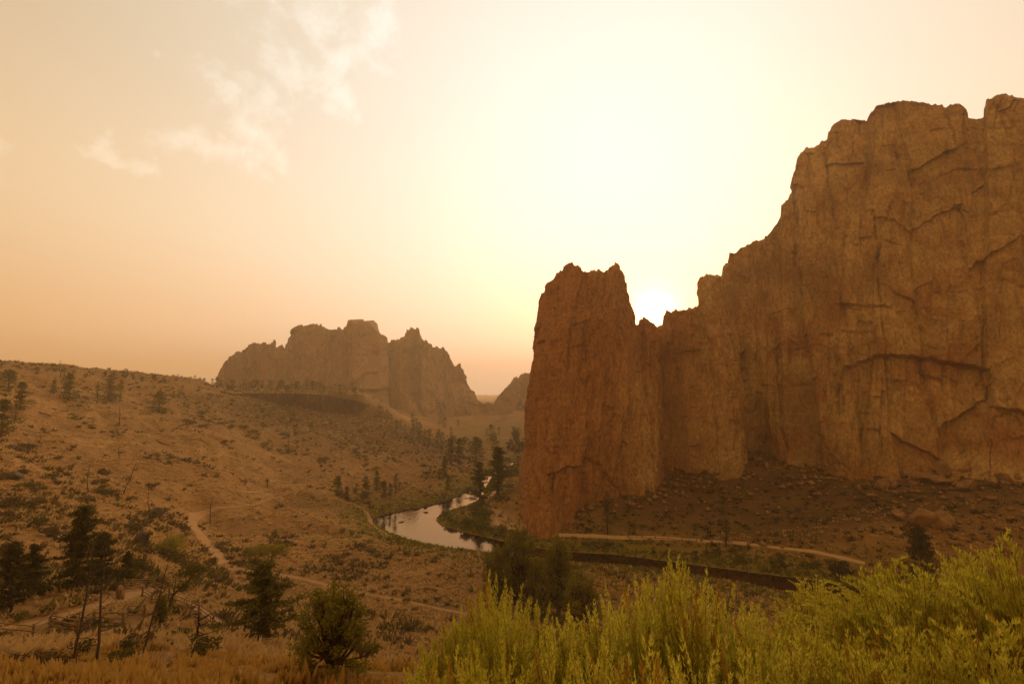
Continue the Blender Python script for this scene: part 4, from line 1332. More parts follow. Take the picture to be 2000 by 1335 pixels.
for k, (px, yt, hp) in enumerate([(73, 716, 8), (167, 729, 7), (205, 726, 9), (221, 728, 8), (260, 733, 7), (277, 735, 6), (300, 730, 11), (319, 737, 7)]):
    tree(px, yt + hp + 2, yt, 'far_juniper', k % 4, 'scattered low juniper on the grassy plateau skyline', 'juniper_tree', 'tree', 'scattered junipers on the plateau skyline', None, 1.0)
for k in range(20):
    f = k / 19
    px = 735 + 145 * f + r.uniform(-8, 8)
    yb = 806 + 82 * f ** 0.9 + r.uniform(-4, 12)
    tree(px, yb, yb - r.uniform(14, 32) * (0.8 + 0.5 * f), 'far_conifer' if r.random() < 0.75 else 'thin_conifer', k % 4, 'hazy conifer on the slope running down from the mesa to the river',
         'conifer_tree', 'tree', 'hazy conifers down the mesa end', None, r.uniform(0.8, 1.2))
for k in range(17):
    px = r.uniform(905, 1024)
    yb = r.uniform(846, 884)
    tree(px, yb, yb - r.uniform(14, 34), 'far_conifer' if k % 2 else 'far_juniper', k % 4, 'hazy tree in the far valley behind the tall ponderosa', 'valley_tree', 'tree', 'hazy trees of the far valley', None, r.uniform(0.8, 1.2))
for k in range(16):
    px = r.uniform(800, 905)
    yb = r.uniform(826, 868)
    tree(px, yb, yb - r.uniform(12, 24), 'far_conifer', k % 4, 'faint conifer at the foot of the distant rock formation', 'conifer_tree', 'tree', 'faint conifers under the distant formation', None, 1.0)

# -- dead trees
dead(118, 738, 703, 11, 12, 'bare branching tree standing on the skyline', M_DEAD, 0.022, 0, 0.42, 0.014, 0.3)
dead(304, 744, 724, 12, 7, 'thin skyline snag beside a low juniper', M_DEAD, 0.02, 0, 0.25)
dead(235, 830, 792, 13, 5, 'black stub of a burnt tree on the upper hillside', M_CHAR, 0.022, 0.06, 0.12)
dead(243, 966, 908, 14, 6, 'leaning burnt snag on the middle hillside', M_CHAR, 0.020, 0.30, 0.12, 0.012, 0.4, None, 0.0)
dead(232, 896, 872, 15, 3, 'short burnt stub above the leaning snag', M_CHAR, 0.035, 0.1, 0.2)
dead(170, 962, 905, 16, 16, 'bushy dead tree with fine grey branches on the hillside', M_DEAD, 0.020, 0.05, 0.48, 0.02, 0.25)
dead(410, 1022, 966, 17, 6, 'lone snag beside the trail bend', M_CHAR, 0.018, 0.10, 0.14, 0.010, 0.35, None, 0.0)
dead(290, 1010, 940, 18, 6, 'slim dead tree between the trail and the boulders', M_DEAD, 0.016, 0.04, 0.14)
dead(522, 952, 932, 19, 2, 'short burnt post-like stub above the trail curve', M_CHAR, 0.05, 0.0, 0.15)
dead(562, 885, 838, 20, 5, 'thin grey snag on the shrubby slope', M_DEAD, 0.014, 0.02, 0.16)
dead(588, 895, 855, 21, 5, 'second thin snag lower on the shrubby slope', M_DEAD, 0.014, -0.03, 0.16)
dead(187, 1292, 1062, 22, 20, 'tall straight dead pine with drooping twigs on the near slope', M_DEAD, 0.0135, -0.03, 0.20, 0.004, 0.12)
dead(146, 1296, 1058, 23, 18, 'tall dead pine leaning beside the straight one', M_DEAD, 0.0135, 0.10, 0.20, 0.006, 0.12, None, 0.0)
dead(279, 1282, 1100, 24, 14, 'slender leaning snag in front of the pointed juniper', M_DEAD, 0.013, 0.22, 0.15, 0.005, 0.3, None, 0.0)
dead(384, 1262, 1192, 25, 16, 'small black twisted dead juniper with crooked arms', M_CHAR, 0.050, 0.05, 0.62, 0.03, 0.2)
dead(275, 1142, 1096, 26, 5, 'short dead trunk just behind the fence corner', M_DEAD, 0.022, 0.02, 0.25)
dead(558, 1262, 1205, 27, 6, 'thin forked dead stem between the pine and the juniper', M_CHAR, 0.018, 0.1, 0.3)
# leaning live pine with a tuft at its tip
b, h = place(326, 1200, 1108)
root = tag(link('leaning_pine', None, None, b, (0, 0, 0), h), 'bent thin pine with one green tuft at its tip', 'tree')
pth = spline([(0, 0, -0.05), (0.06, 0, 0.25), (0.16, 0, 0.46), (0.42, 0, 0.72), (0.62, 0, 0.95)], 14)
mb = MB().tube(pth, np.linspace(0.030, 0.010, 14), 6)
mb.tube(spline([pth[5], pth[5] + [0.04, 0, 0.25], pth[5] + [0.05, 0, 0.55]], 6), np.linspace(0.016, 0.004, 6), 5)
link('trunk', mb.mesh('trunk', M_BARK), root)
rr_ = RS(61)
C = np.array([0.56, 0, 0.95]) + rr_.normal(0, 1, (900, 3)) * np.array([0.20, 0.16, 0.09])
C2 = np.array([0.30, 0, 0.60]) + rr_.normal(0, 1, (200, 3)) * np.array([0.09, 0.08, 0.05])
link('crown', MB().leaves(np.vstack([C, C2]), 0.028, rr_).mesh('crown', M_PINE), root)

# ------------------------------------------------------------------ shrubs
PATHS = []


def hits(px, py, y0=20.0, y1=640.0):
    px, py = np.asarray(px, float), np.asarray(py, float)
    out = np.full((len(px), 3), np.nan)
    ys = np.exp(np.linspace(np.log(y0), np.log(y1), 520))
    for i in range(0, len(px), 1500):
        dx, dy, dz = ray(px[i:i + 1500], py[i:i + 1500])
        t = ys[None] / dy[:, None]
        X, Y_ = dx[:, None] * t, dy[:, None] * t
        bel = CAMZ + dz[:, None] * t < ground(X, Y_)
        k = np.argmax(bel, 1)
        ok = bel.any(1) & (k > 0)
        j = np.arange(len(k))
        x, y = X[j, k], Y_[j, k]
        out[i:i + 1500] = np.where(ok[:, None], np.column_stack([x, y, ground(x, y)]), np.nan)
    return out


def in_poly(px, py, poly):
    return poly_dist(np.asarray(px, float), np.asarray(py, float), poly)[1]


def shrub_unit(seed, n, leaf, tall=0.8, spread=1.0, up=0.9):
    """unit shrub about 1 m across: leafy sprays over a dome, with a few stems"""
    r = RS(seed)
    m = MB()
    nl = 7
    for k in range(nl):
        a, t = k * 2.4 + r.normal(0, 0.3), math.sqrt((k + 0.5) / nl) * 0.42 * spread
        c = np.array([math.cos(a) * t, math.sin(a) * t, tall * (0.52 - 0.45 * t) * r.uniform(0.8, 1.2)])
        m.tube([(0, 0, -0.05), c * 0.5 + [0, 0, 0.02], c], [0.018, 0.012, 0.006], 3)
        q_ = n // nl
        v = r.normal(size=(q_, 3))
        v /= np.linalg.norm(v, axis=1)[:, None]
        rad = r.uniform(0.16, 0.26)
        C = c + v * rad * r.uniform(0.4, 1.05, q_)[:, None] * np.array([1, 1, tall])
        C[:, 2] = np.maximum(C[:, 2], 0.02)
        m.leaves(C, leaf * r.uniform(0.6, 1.3, q_), r, up=up)
    return m


SH = {nm: [shrub_unit(300 + 10 * k + i, 190, 0.075, tl).mesh('shrub', mt) for i in range(4)]
      for k, (nm, mt, tl) in enumerate((('dry', M_SHRUB, 0.85), ('olive', M_SHRUB_G, 0.8), ('dark', M_PINE_D, 0.9), ('willow', M_WILLOW, 1.0)))}


def scatter(region, n, kinds, size, label, group, seed, name='shrub', cat='shrub', d2=None):
    r = RS(seed)
    P = np.array(region, float)
    px, py = [], []
    while len(px) < n:
        x, y = r.uniform(P[:, 0].min(), P[:, 0].max(), 200), r.uniform(P[:, 1].min(), P[:, 1].max(), 200)
        k = in_poly(x, y, P) & (r.random(200) < 0.25 + 1.6 * fbm(x / 46, y / 24, 2, seed))
        px += list(x[k])
        py += list(y[k])
    W = hits(px[:n], py[:n])
    rd, ri = poly_dist(W[:, 0], W[:, 1], RIVER)
    for k in range(n):
        if np.isnan(W[k, 0]) or (ri[k] or rd[k] < 0.8):
            continue
        s_ = size[0] + (size[1] - size[0]) * r.random() ** 1.8 * 1.25
        kd = kinds[r.integers(len(kinds))]
        lb = label[kd] if isinstance(label, dict) else label
        gp_ = group + (', ' + kd if isinstance(label, dict) else '')
        nm_ = {'dry': 'dry_shrub', 'olive': 'green_shrub', 'dark': 'dark_shrub', 'willow': 'willow'}[kd] if name == 'shrub' else name
        o = link(nm_, SH[kd][r.integers(4)], None, W[k], (0, 0, r.uniform(0, 6.28)), (s_ * r.uniform(0.9, 1.3), s_, s_ * r.uniform(0.75, 1.05)))
        tag(o, lb, cat, gp_)


scatter([(0, 860), (130, 900), (330, 960), (330, 1100), (240, 1140), (0, 1150)], 72, ['dark', 'olive', 'dry'], (1.6, 3.4),
        {'dark': 'dark rounded shrub on the shaded hillside above the rail fences', 'olive': 'olive shrub on the shaded hillside above the rail fences', 'dry': 'brown dry shrub on the shaded hillside above the rail fences'},
        'shrubs on the shaded hillside', 401)
scatter([(290, 800), (430, 790), (560, 800), (720, 830), (850, 915), (760, 925), (600, 905), (440, 870)], 96, ['dry', 'olive', 'dark'], (2.2, 4.4),
        {'dark': 'dark shrub on the rough slope below the rimrock', 'olive': 'olive shrub on the rough slope below the rimrock', 'dry': 'brown shrub on the rough slope below the rimrock'},
        'shrubs on the slope below the rimrock', 402)
scatter([(330, 1020), (640, 990), (860, 1090), (940, 1120), (860, 1260), (420, 1240), (330, 1150)], 84, ['olive', 'olive', 'dark', 'dry'], (0.9, 1.9),
        {'dark': 'dark low shrub on the pale bunchgrass meadow', 'olive': 'olive low shrub on the pale bunchgrass meadow', 'dry': 'brown low shrub on the pale bunchgrass meadow'},
        'shrubs dotting the meadow', 403)
scatter([(1130, 1000), (1400, 950), (1500, 920), (1720, 960), (2000, 960), (2000, 1060), (1700, 1090), (1400, 1040), (1150, 1035)], 46, ['dry', 'olive'], (0.9, 2.0),
        {'olive': 'small olive shrub on the shaded talus under the wall', 'dry': 'small dry shrub on the shaded talus under the wall'}, 'shrubs on the talus', 404)
scatter([(852, 1008), (900, 992), (945, 984), (968, 1015), (1000, 1035), (1000, 1052), (900, 1032)], 70, ['willow'], (2.4, 4.2),
        'leafy willow in the thicket inside the river bend', 'willow thicket in the river bend', 405, 'willow', 'willow')
scatter([(1000, 1058), (1200, 1070), (1400, 1096), (1640, 1128), (1640, 1110), (1400, 1082), (1150, 1062)], 40, ['willow', 'olive'], (1.3, 2.4),
        {'willow': 'green bank willow on the far side of the dark water', 'olive': 'olive bank shrub on the far side of the dark water'}, 'far bank shrubs', 406)
scatter([(1150, 1106), (1300, 1122), (1500, 1160), (1640, 1195), (1600, 1230), (1400, 1170), (1200, 1140)], 34, ['willow', 'olive'], (1.0, 1.9),
        {'willow': 'green willow on the near side of the dark water', 'olive': 'olive shrub on the near side of the dark water'}, 'near bank shrubs', 407)
scatter([(770, 1050), (950, 1084), (960, 1110), (840, 1085), (740, 1060)], 22, ['willow', 'olive'], (0.9, 1.8),
        {'willow': 'green shrub along the near edge of the bright river bend', 'olive': 'olive shrub along the near edge of the bright river bend'}, 'bend edge shrubs', 408)


scatter([(0, 1195), (260, 1225), (470, 1262), (440, 1290), (0, 1300)], 44, ['dry', 'dark', 'olive'], (0.7, 1.5),
        {'dark': 'dark shrub among the dead pines on the near slope', 'olive': 'olive shrub among the dead pines on the near slope', 'dry': 'brown shrub among the dead pines on the near slope'},
        'shrubs among the dead pines', 409)
scatter([(965, 905), (1000, 880), (1020, 880), (1005, 935), (985, 945)], 18, ['willow', 'olive', 'dark'], (3.5, 6.5),
        {'willow': 'hazy green willow on the bank behind the tall ponderosa', 'olive': 'hazy olive willow on the bank behind the tall ponderosa', 'dark': 'hazy dark willow on the bank behind the tall ponderosa'},
        'willows behind the ponderosa', 410, 'willow', 'willow')


def big_bush(px, pyb, pyt, wpx, mat, label, seed, leaf=0.045):
    b, h = place(px, pyb, pyt)
    w = wpx / F * b[1]
    tag(link('bush', shrub_unit(seed, 900, leaf, 1.0, 1.0, 1.2).mesh('bush', mat), None, b, (0, 0, seed), (w, w * 0.8, h * 1.25)), label, 'bush')


big_bush(528, 1096, 1054, 66, M_RABBIT, 'big yellow-green bush beside the trail fork', 51)
big_bush(487, 1094, 1060, 34, M_RABBIT, 'smaller yellow-green bush hugging the big one', 52)
big_bush(335, 1086, 1040, 70, M_RABBIT, 'wide green bush on the slope facing the trail bend', 53)
big_bush(232, 1300, 1262, 60, M_SHRUB_G, 'low green bush at the foot of the straight dead pine', 54)
big_bush(412, 1104, 1086, 26, M_SHRUB, 'dark dry bush at the edge of the wide trail', 55)
big_bush(710, 1302, 1235, 62, M_SHRUB, 'reddish dry bush under the big juniper', 56)
big_bush(1640, 1128, 1088, 40, M_PINE_D, 'black-green bush on the bank near the end of the footpath', 57)
big_bush(600, 1286, 1240, 46, M_SHRUB, 'brown brush between the pine and the big juniper', 58)


# scrub, bunchgrass and bank grass that nobody could count
def polar_points(n, r0, r1, seed, a0=-47, a1=47):
    r = RS(seed)
    a = np.radians(r.uniform(a0, a1, n))
    R_ = np.exp(r.uniform(np.log(r0), np.log(r1), n))
    x, y = R_ * np.sin(a), R_ * np.cos(a)
    return x, y, r


def tufts(name, x, y, size, blades, mat, label, seed, spread=0.55, lift=1.0):
    r = RS(seed)
    n = len(x)
    z = ground(x, y)
    B = np.column_stack([x, y, z - 0.03])
    a = r.uniform(0, 2 * np.pi, (n, blades))
    ln = size[:, None] * r.uniform(0.6, 1.15, (n, blades))
    out = r.uniform(0.1, 1.0, (n, blades)) * spread
    dirs = np.stack([np.cos(a) * out, np.sin(a) * out, np.full_like(a, lift) * r.uniform(0.55, 1.0, (n, blades))], -1)
    root = B[:, None] + np.stack([np.cos(a), np.sin(a), a * 0], -1) * (ln * 0.22)[..., None]
    tip = root + dirs * ln[..., None]
    sd_ = np.stack([-np.sin(a), np.cos(a), a * 0], -1) * (ln * 0.24)[..., None]
    V = np.stack([root - sd_, root + sd_, tip], 2).reshape(-1, 3)
    me = mesh(name, V, np.arange(len(V)).reshape(-1, 3), mat)
    tag(link(name, me), label, kind='stuff')


TR_LINES = [bpy.data.objects[n] for n in ('trail', 'river_trail', 'fenced_trail', 'bank_path')]
TRP = []
for o in TR_LINES:
    co = np.empty(len(o.data.vertices) * 3, np.float32)
    o.data.vertices.foreach_get('co', co)
    co = co.reshape(-1, 7, 3)
    TRP.append((co[::3, 3, :2], np.linalg.norm(co[:, 6, :2] - co[:, 0, :2], axis=1).mean() * 0.72))


FENCES = [([(-28, 1240), (63, 1250), (97, 1226), (150, 1236), (182, 1220), (240, 1222), (247, 1205), (281, 1204)], 'zigzag split-rail fence on the lower side of the fenced trail', 3, 1.15),
          ([(243, 1150), (286, 1147), (330, 1164)], 'rail fence on the upper side of the trail corner', 4, 1.15),
          ([(334, 1178), (388, 1199), (416, 1222), (446, 1241)], 'rail fence stepping down the slope beyond the bent pine', 3, 1.15),
          ([(278, 1164), (296, 1178)], 'single short rail fence panel inside the trail corner', 3, 1.1),
          ([(6, 1186), (46, 1180)], 'short weathered rail fence panel under the dark pines', 4, 1.3),
          ([(1226, 1050), (1254, 1051), (1280, 1053), (1306, 1054), (1332, 1056), (1360, 1057)], 'low rail fence along the footpath under the spire', 2, 0.9)]
for fv in FENCES:
    W_ = np.array([hit(*v)[:2] for v in fv[0]])
    TRP.append((W_, 1.1))
    TRP.append((W_ * 0.975, 1.3))                     # the ground just below the rails


def clear_of(x, y, river=1.0):
    ok = np.ones(len(x), bool)
    for L, w in TRP:
        d, _ = poly_dist(x, y, L, False)
        ok &= d > w
    d, i = poly_dist(x, y, RIVER)
    ok &= ~i & (d > river)
    return ok, d


x, y, r = polar_points(80000, 36, 520, 601)
ok, rd = clear_of(x, y)
dn = 0.55 + 0.9 * fbm(x / 18, y / 18, 3, 611)
gz = ground(x, y)
ok &= r.random(len(x)) < dn
ok &= ~((x > 20) & (y > 165))
x, y = x[ok], y[ok]
tufts('bunchgrass', x, y, r.uniform(0.42, 0.95, len(x)) * (1 + np.hypot(x, y) / 600), 9, M_TUFT, 'pale dry bunchgrass tufts covering the meadow and slopes', 612, 0.9, 0.8)

x, y, r = polar_points(120000, 40, 520, 602)
ok, rd = clear_of(x, y)
lf = 1.5 * sstep(0.03, 0.35, fbm(x / 26, y / 26, 4, 621)) + 1.0 * (x < -20) * (y > 290) * (y < 430) * (0.6 + fbm(x / 20, y / 20, 3, 627))
lf = lf + 0.8 * (x < -45) * (y < 140)
lf = np.where((x > 15) & (y > 140), 0.75, lf)
ok &= r.random(len(x)) < (0.06 + lf) * 0.62 * np.clip(0.35 + 1.8 * fbm(x / 7, y / 7, 2, 629), 0, 1.3)
x, y = x[ok], y[ok]
h_ = len(x) // 2
sz = (0.4 + 1.1 * r.random(len(x)) ** 2) * (1 + np.hypot(x, y) / 400)
tufts('scrub', x[:h_], y[:h_], sz[:h_] * 0.9, 11, M_SHRUB, 'brown low scrub scattered over the slopes', 622, 1.0, 0.8)
tufts('green_scrub', x[h_:], y[h_:], sz[h_:] * 0.85, 11, M_SHRUB_G, 'olive low scrub scattered over the slopes', 623, 1.0, 0.8)

x, y, r = polar_points(90000, 90, 420, 603, -22, 47)
ok, rd = clear_of(x, y, 0.2)
ok &= (r.random(len(x)) < np.exp(-np.maximum(rd - 2.5, 0) / 6.0)) & (ground(x, y) < 7)
x, y = x[ok], y[ok]
tufts('bank_grass', x, y, r.uniform(0.5, 1.1, len(x)), 7, M_REED, 'green grass along the river banks', 632, 0.45, 1.0)

# dry grass on the near slope
r = RS(640)
a = np.radians(r.uniform(-47, 8, 60000))
R_ = r.uniform(9, 58, 60000)
x, y = R_ * np.sin(a), R_ * np.cos(a)
k = (r.random(len(x)) < 0.42 + 1.5 * fbm(x / 2.6, y / 2.6, 3, 641)) & (y > 8)
k &= clear_of(x, y)[0]
x, y = x[k], y[k]
tufts('dry_grass', x, y, r.uniform(0.16, 0.5, len(x)) * np.clip(0.75 + 1.3 * fbm(x / 1.6, y / 1.6, 3, 645), 0.3, 1.8), 5, M_GRASS, 'tall dry golden grass on the near slope', 642, 0.35, 1.0)


r = RS(650)
a = np.radians(r.uniform(-50, 70, 9000))
R_ = r.uniform(1.8, 10, 9000)
x, y = R_ * np.sin(a), R_ * np.cos(a)
k = r.random(len(x)) < 0.45 + 1.2 * fbm(x / 0.9, y / 0.9, 3, 651)
x, y = x[k], y[k]
tufts('near_grass', x, y, r.uniform(0.10, 0.30, len(x)), 6, M_GRASS, 'short dry grass between the sagebrush', 652, 0.4, 1.0)


# ------------------------------------------------------------------ boulders
def boulder_mesh(seed, blocky=0.5, mat=None):
    import bmesh
    r = RS(seed)
    bm = bmesh.new()
    bmesh.ops.create_icosphere(bm, subdivisions=3, radius=0.5)
    co = np.array([v.co[:] for v in bm.verts])
    nrm = co / np.linalg.norm(co, axis=1)[:, None]
    # cut by random planes for flat faces
    d = np.full(len(co), 0.5)
    for _ in range(9):
        n = r.normal(size=3)
        n /= np.linalg.norm(n)
        h = r.uniform(0.20, 0.40)
        c = nrm @ n
        d = np.where(c > 1e-3, np.minimum(d, h / np.maximum(c, 1e-3)), d)
    d = d * (1 + 0.05 * fbm(nrm[:, 0] * 3 + 5, nrm[:, 1] * 3 + nrm[:, 2] * 2, 3, seed))
    for v, n, q_ in zip(bm.verts, nrm, d):
        v.co = Vector(n * q_)
    me = bpy.data.meshes.new('boulder')
    bm.to_mesh(me)
    bm.free()
    me.materials.append(mat)
    return me


BM = [boulder_mesh(700 + i, 0.5, M_BOULD) for i in range(7)]
DM = [boulder_mesh(720 + i, 0.5, M_DROCK) for i in range(5)]


def boulder(px, py, wpx, hpx, i, label, group=None, lib_=BM, Y=None, name='boulder', rot=0.0):
    b = hit(px, py) if Y is None else at(px, py, Y)
    s_ = b[1] / F
    rr2 = rnd.uniform(-0.25, 0.25)
    o = link(name, lib_[i % len(lib_)], None, b + np.array([0, 0, hpx * s_ * 0.36]), (rot, rr2, rnd.uniform(0, 6.28)), (wpx * s_ * 1.2, wpx * s_ * 1.0, hpx * s_ * 1.25))
    return tag(o, label, 'boulder', group)


boulder(1797, 1026, 44, 44, 0, 'large reddish boulder, bigger of the pair on the dark talus')
boulder(1838, 1028, 40, 34, 1, 'second large boulder of the pair on the dark talus')
boulder(1752, 1014, 24, 20, 2, 'low boulder next to the large pair on the talus')
boulder(1698, 970, 16, 8, 3, 'small flat pale boulder under the path by the wall')
boulder(1334, 968, 11, 12, 4, 'small whitish boulder below the dark alcove')
boulder(233, 1170, 20, 27, 5, 'upright square boulder at the bend of the fenced trail')
boulder(298, 1010, 32, 22, 3, 'dark rounded boulder on the slope above the wide green bush', None, DM)
boulder(275, 1068, 30, 30, 2, 'tall leaning boulder beside the wide green bush', None, DM)
boulder(30, 936, 30, 18, 1, 'dark broad boulder on the hillside edge', None, DM)
boulder(300, 1300, 60, 14, 1, 'low rock ledge in the dry grass')
r = RS(71)
for k in range(30):
    px = r.uniform(1715, 2000)
    py = 948 + 6 * math.sin(px / 30) + r.uniform(-24, 8)
    w = r.uniform(12, 42)
    boulder(px, min(py, 958), w, w * r.uniform(0.45, 0.85), k, 'broken boulder in the heap along the wall foot', 'boulder heap at the wall foot')
for k in range(14):
    boulder(r.uniform(1560, 1720), r.uniform(918, 948), r.uniform(7, 16), r.uniform(4, 9), k, 'small rock beside the pale ramp under the wall', 'rocks along the ramp')
rk = spline([(742, 1004), (790, 996), (840, 986), (880, 974), (904, 962), (914, 956)], 60)
for k in range(46):
    p = rk[r.integers(0, 60)]
    w = r.uniform(4, 11)
    b = atz(p[0] + r.normal(0, 3), p[1] - r.uniform(-1.5, 3), 0.2)
    s_ = b[1] / F
    o = link('river_rock', DM[k % 5], None, b, (0, 0, r.uniform(0, 6)), (w * s_, w * s_ * 0.9, w * s_ * 0.6))
    tag(o, 'dark basalt rock lining the outer bank of the bend', 'rock', 'dark rocks along the outer bank')
for k, (px, py, w) in enumerate([(909, 947, 7), (913, 957, 6), (921, 958, 5), (760, 1011, 7), (784, 1019, 9), (800, 1013, 5), (830, 1000, 10)]):
    b = atz(px, py, 0.05)
    s_ = b[1] / F
    o = link('river_rock', DM[k % 5], None, b, (0, 0, k), (w * s_ * 1.4, w * s_, w * s_ * 0.35))
    tag(o, 'low rock breaking the water surface at the river bend', 'rock', 'rocks in the water')
for k in range(34):
    px = r.uniform(1130, 1660)
    py = float(np.interp(px, [1130, 1200, 1400, 1600, 1700], [1079, 1082, 1108, 1134, 1150]))
    b = atz(px, py, 0.1)
    o = link('bank_stone', BM[k % 7], None, b, (0, 0, r.uniform(0, 6)), tuple(r.uniform(0.3, 0.9, 3) * [1, 1, 0.6]))
    tag(o, 'pale stone at the waterline of the dark river reach', 'stone', 'pale waterline stones')


# scree under the wall: fallen stones of every size
r = RS(75)
n = 9000
ang = np.radians(np.concatenate([r.uniform(6, 46, n)]))
dist = r.uniform(146, 262, n)
x, y = dist * np.sin(ang), dist * np.cos(ang)
ftl = np.array([at(f[0], f[1], f[2])[:2] for f in foot])
dft, _ = poly_dist(x, y, ftl, False)
ok = (r.random(n) < np.exp(-dft / 11.0) + 0.07) & (ground(x, y) > 3.2) & (y < np.interp(np.arctan2(x, y), np.arctan2(ftl[4:, 0], ftl[4:, 1]), ftl[4:, 1]) + 2)
x, y = x[ok], y[ok]
n = len(x)
octa = np.array([(1, 0, 0), (0, 1, 0), (-1, 0, 0), (0, -1, 0), (0, 0, 1), (0, 0, -0.6)], float)
of = np.array([(0, 1, 4), (1, 2, 4), (2, 3, 4), (3, 0, 4), (1, 0, 5), (2, 1, 5), (3, 2, 5), (0, 3, 5)])
sz = 0.16 + 1.5 * r.random(n) ** 5 + 0.25 * r.random(n)
V = octa[None] * sz[:, None, None] * r.uniform(0.6, 1.3, (n, 6, 3)) * np.array([1, 1, 0.7])
rot = r.uniform(0, 6.28, n)
V = np.stack([V[..., 0] * np.cos(rot)[:, None] - V[..., 1] * np.sin(rot)[:, None], V[..., 0] * np.sin(rot)[:, None] + V[..., 1] * np.cos(rot)[:, None], V[..., 2]], -1)
V += np.stack([x, y, ground(x, y) + sz * 0.2], -1)[:, None]
tag(link('scree', mesh('scree', V.reshape(-1, 3), (of[None] + np.arange(n)[:, None, None] * 6).reshape(-1, 3), M_BOULD)), 'loose scree of broken stones under the rock wall', kind='stuff')

# ------------------------------------------------------------------ rail fences
def fence(verts, label, rails=3, hgt=1.05, name='rail_fence', open_ends=True):
    W = np.array([hit(*v) for v in verts])
    root = tag(link(name, None, None, W[0]), label, 'fence')
    rr3 = random.Random(len(verts) * 7 + int(verts[0][0]))

    def box(pname, p, q_, w):
        p, q_ = np.array(p) - W[0], np.array(q_) - W[0]
        n = 5
        t = np.linspace(0, 1, n)[:, None]
        P = p * (1 - t) + q_ * t
        P[1:-1] += np.array([[rr3.gauss(0, 0.02), rr3.gauss(0, 0.02), rr3.gauss(0, 0.02)] for _ in range(n - 2)])
        link(pname, MB().tube(P, [w * rr3.uniform(0.8, 1.1) for _ in range(n)], 6).mesh(pname, M_RAIL), root)
    for i in range(len(W)):
        for sx in (-0.10, 0.10):
            b = W[i] + np.array([sx, 0, -0.15])
            box('post', b, b + np.array([-sx * 0.6, 0.0, hgt + 0.3]), 0.065)
    for i in range(len(W) - 1):
        d = (W[i + 1] - W[i]) / np.linalg.norm(W[i + 1] - W[i])
        for k in range(rails):
            z = hgt * (0.22 + 0.74 * k / (rails - 1)) + 0.04 * (i % 2)
            box('rail', W[i] - d * 0.25 + [0, 0, z], W[i + 1] + d * 0.25 + [0, 0, z], 0.062)
    return root


for fv, lab, nrl, hg in FENCES:
    fence(fv, lab, nrl, hg)

# fallen logs on the hillside
r = RS(91)
for k, (px, py, L, a, lab) in enumerate([(112, 1052, 3.5, 0.3, 'pale fallen log on the shaded hillside'), (322, 868, 7, -0.6, 'dark fallen trunk across the middle hillside'),
                                         (98, 812, 8, -0.3, 'fallen burnt trunk under the upper pines'), (18, 966, 2.5, 0.1, 'short bleached log at the hillside edge')]):
    b = hit(px, py)
    d = np.array([math.cos(a), -math.sin(a) * 0.7, 0]) * L / 2
    e = [b - d, b, b + d]
    e = [np.array([p[0], p[1], float(ground(p[0], p[1])) + 0.15]) - b for p in e]
    tag(link('fallen_log', MB().tube(spline(e, 7), np.linspace(0.22, 0.10, 7), 7).mesh('fallen_log', M_DEAD if k in (0, 3) else M_CHAR), None, b), lab, 'log')


# ------------------------------------------------------------------ sagebrush in front of the viewer
def sage_unit(seed, n, R_=0.30, curl=0.0):
    """1 m tall sagebrush: woody stems fanning up into leafy spikes"""
    r = RS(seed)
    st, fo = MB(), MB()
    for k in range(n):
        rho = R_ * math.sqrt(r.random())
        a = r.uniform(0, 2 * np.pi)
        inner = r.random() < 0.35
        top = (1 - 0.42 * (rho / R_) ** 2) * r.uniform(0.70, 1.03) * (r.uniform(0.5, 0.85) if inner else 1)
        L = r.uniform(0.22, 0.42)
        tip = np.array([math.cos(a) * rho, math.sin(a) * rho, top])
        base = np.array([math.cos(a) * rho * 0.35, math.sin(a) * rho * 0.35, 0.0])
        d = np.array([math.cos(a) * 0.22 + r.normal(0, 0.07), math.sin(a) * 0.22 + r.normal(0, 0.07), 1.0])
        d /= np.linalg.norm(d)
        s0 = tip - d * L
        st.tube([base, base * 0.5 + s0 * 0.5 + r.normal(0, 0.012, 3), s0, tip - d * 0.02], [0.006, 0.004, 0.0022, 0.001], 3)
        m = int(100 * L / 0.30)
        f = r.random(m)
        rad = 0.0125 * np.sin(np.clip(f * 0.92 + 0.10, 0, 1) * np.pi) ** 0.7 + 0.002
        ph = r.uniform(0, 2 * np.pi, m)
        e1 = np.cross(d, [0.3, 1, 0])
        e1 /= np.linalg.norm(e1)
        e2 = np.cross(d, e1)
        C = s0 + d * (f * L)[:, None] + (e1 * np.cos(ph)[:, None] + e2 * np.sin(ph)[:, None]) * rad[:, None]
        if curl:
            ca_ = r.uniform(0, 2 * np.pi)
            C += np.array([math.cos(ca_), math.sin(ca_), -0.6]) * (curl * L * f ** 3)[:, None]
        ax = d + (e1 * np.cos(ph)[:, None] + e2 * np.sin(ph)[:, None]) * 0.5
        ax /= np.linalg.norm(ax, axis=1)[:, None]
        sd_ = np.cross(ax, r.normal(size=(m, 3)))
        sd_ /= np.linalg.norm(sd_, axis=1)[:, None] + 1e-9
        ll = 0.0100 * r.uniform(0.7, 1.4, m)[:, None]
        V = np.stack([C + ax * ll * 1.5, C - ax * ll * 0.6 + sd_ * ll * 0.34, C - ax * ll * 0.6 - sd_ * ll * 0.34], 1)
        (st if r.random() < (0.5 if inner else 0.12) else fo).add(V.reshape(-1, 3), np.arange(3 * m).reshape(-1, 3))
        # sparse dry leaves lower on the stem
        m2 = 16
        f2 = r.uniform(0.35, 1.0, m2)[:, None]
        C2 = base * (1 - f2) + s0 * f2 + r.normal(0, 0.02, (m2, 3))
        st.leaves(C2, 0.012 * r.uniform(0.7, 1.5, m2), r, up=1.2, flat=0.4, stretch=1.6)
    return st.mesh('stems', M_SAGE_D), fo.mesh('foliage', M_SAGE)


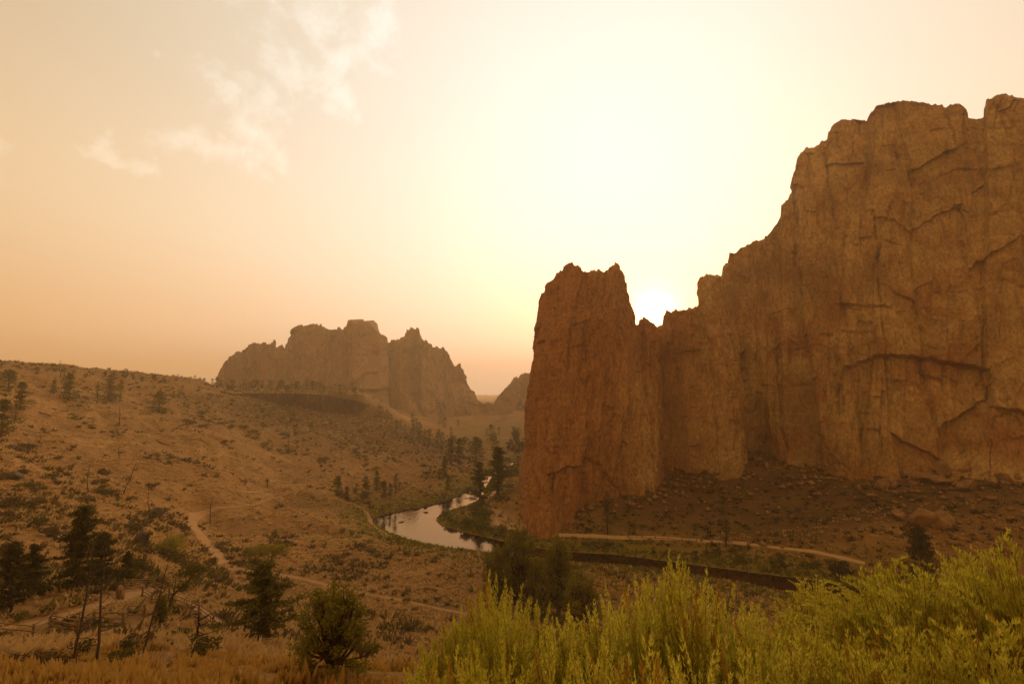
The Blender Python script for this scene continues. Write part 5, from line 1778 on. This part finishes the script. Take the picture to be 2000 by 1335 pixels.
SG = [sage_unit(900 + i, 170, 0.30 + 0.03 * i) for i in range(4)] + [sage_unit(950, 190, 0.36, 0.45)]
spots = [(872, 1212, 3.7, 0), (912, 1192, 4.1, 1), (955, 1116, 3.9, 2), (994, 1140, 3.3, 3), (1048, 1172, 3.7, 0), (1098, 1200, 3.1, 1), (1152, 1204, 3.5, 2),
         (1204, 1146, 3.4, 3), (1256, 1118, 3.0, 0), (1312, 1098, 3.2, 1), (1366, 1116, 2.8, 2), (1420, 1150, 3.1, 3), (1474, 1186, 2.7, 0), (1535, 1192, 3.2, 1),
         (1604, 1128, 4.4, 4), (1668, 1166, 3.6, 4), (1712, 1108, 3.3, 4), (1762, 1090, 3.0, 4), (1812, 1112, 2.7, 4), (1862, 1088, 2.9, 4), (1916, 1070, 2.6, 4),
         (1978, 1044, 2.4, 4), (2050, 1060, 2.3, 4), (826, 1292, 3.0, 1), (896, 1262, 2.7, 2), (978, 1250, 2.5, 3), (1070, 1262, 2.4, 0), (1162, 1256, 2.4, 1),
         (1262, 1244, 2.2, 2), (1362, 1244, 2.2, 3), (1462, 1250, 2.2, 0), (1560, 1236, 2.3, 1), (1660, 1226, 2.3, 2), (1760, 1212, 2.1, 4), (1862, 1220, 2.0, 4), (1962, 1210, 1.9, 4)]
SPECIAL = {955: 'tall spiky sagebrush against the olive junipers', 1312: 'tallest upright sagebrush spikes against the dark water', 1604: 'slim nodding sagebrush standing alone before the dark water',
           1978: 'highest curly sagebrush at the picture corner', 826: 'small sagebrush at the dry grass edge of the stand', 1712: 'curly sagebrush just below the black-green juniper'}
for k, (px, pt, Y_, v) in enumerate(spots):
    b = at(px, pt, Y_)
    gz0 = float(ground(b[0], b[1]))
    h = float(b[2] - gz0) * (1.10 if v == 4 else 1.04)
    st, fo = SG[v]
    root = link('sagebrush', None, None, (b[0], b[1], gz0), (0, 0, k * 1.7), (0.95, 0.95, h))
    lb = SPECIAL.get(px)
    if lb is None:
        lb = 'nodding curly-tipped sagebrush in the thick stand before the dark talus' if v == 4 else 'upright feathery sagebrush in the thick stand along the bottom'
    tag(root, lb, 'sagebrush', None if px in SPECIAL else ('curly sagebrush stand' if v == 4 else 'upright sagebrush stand'))
    link('stems', st, root)
    link('foliage', fo, root)
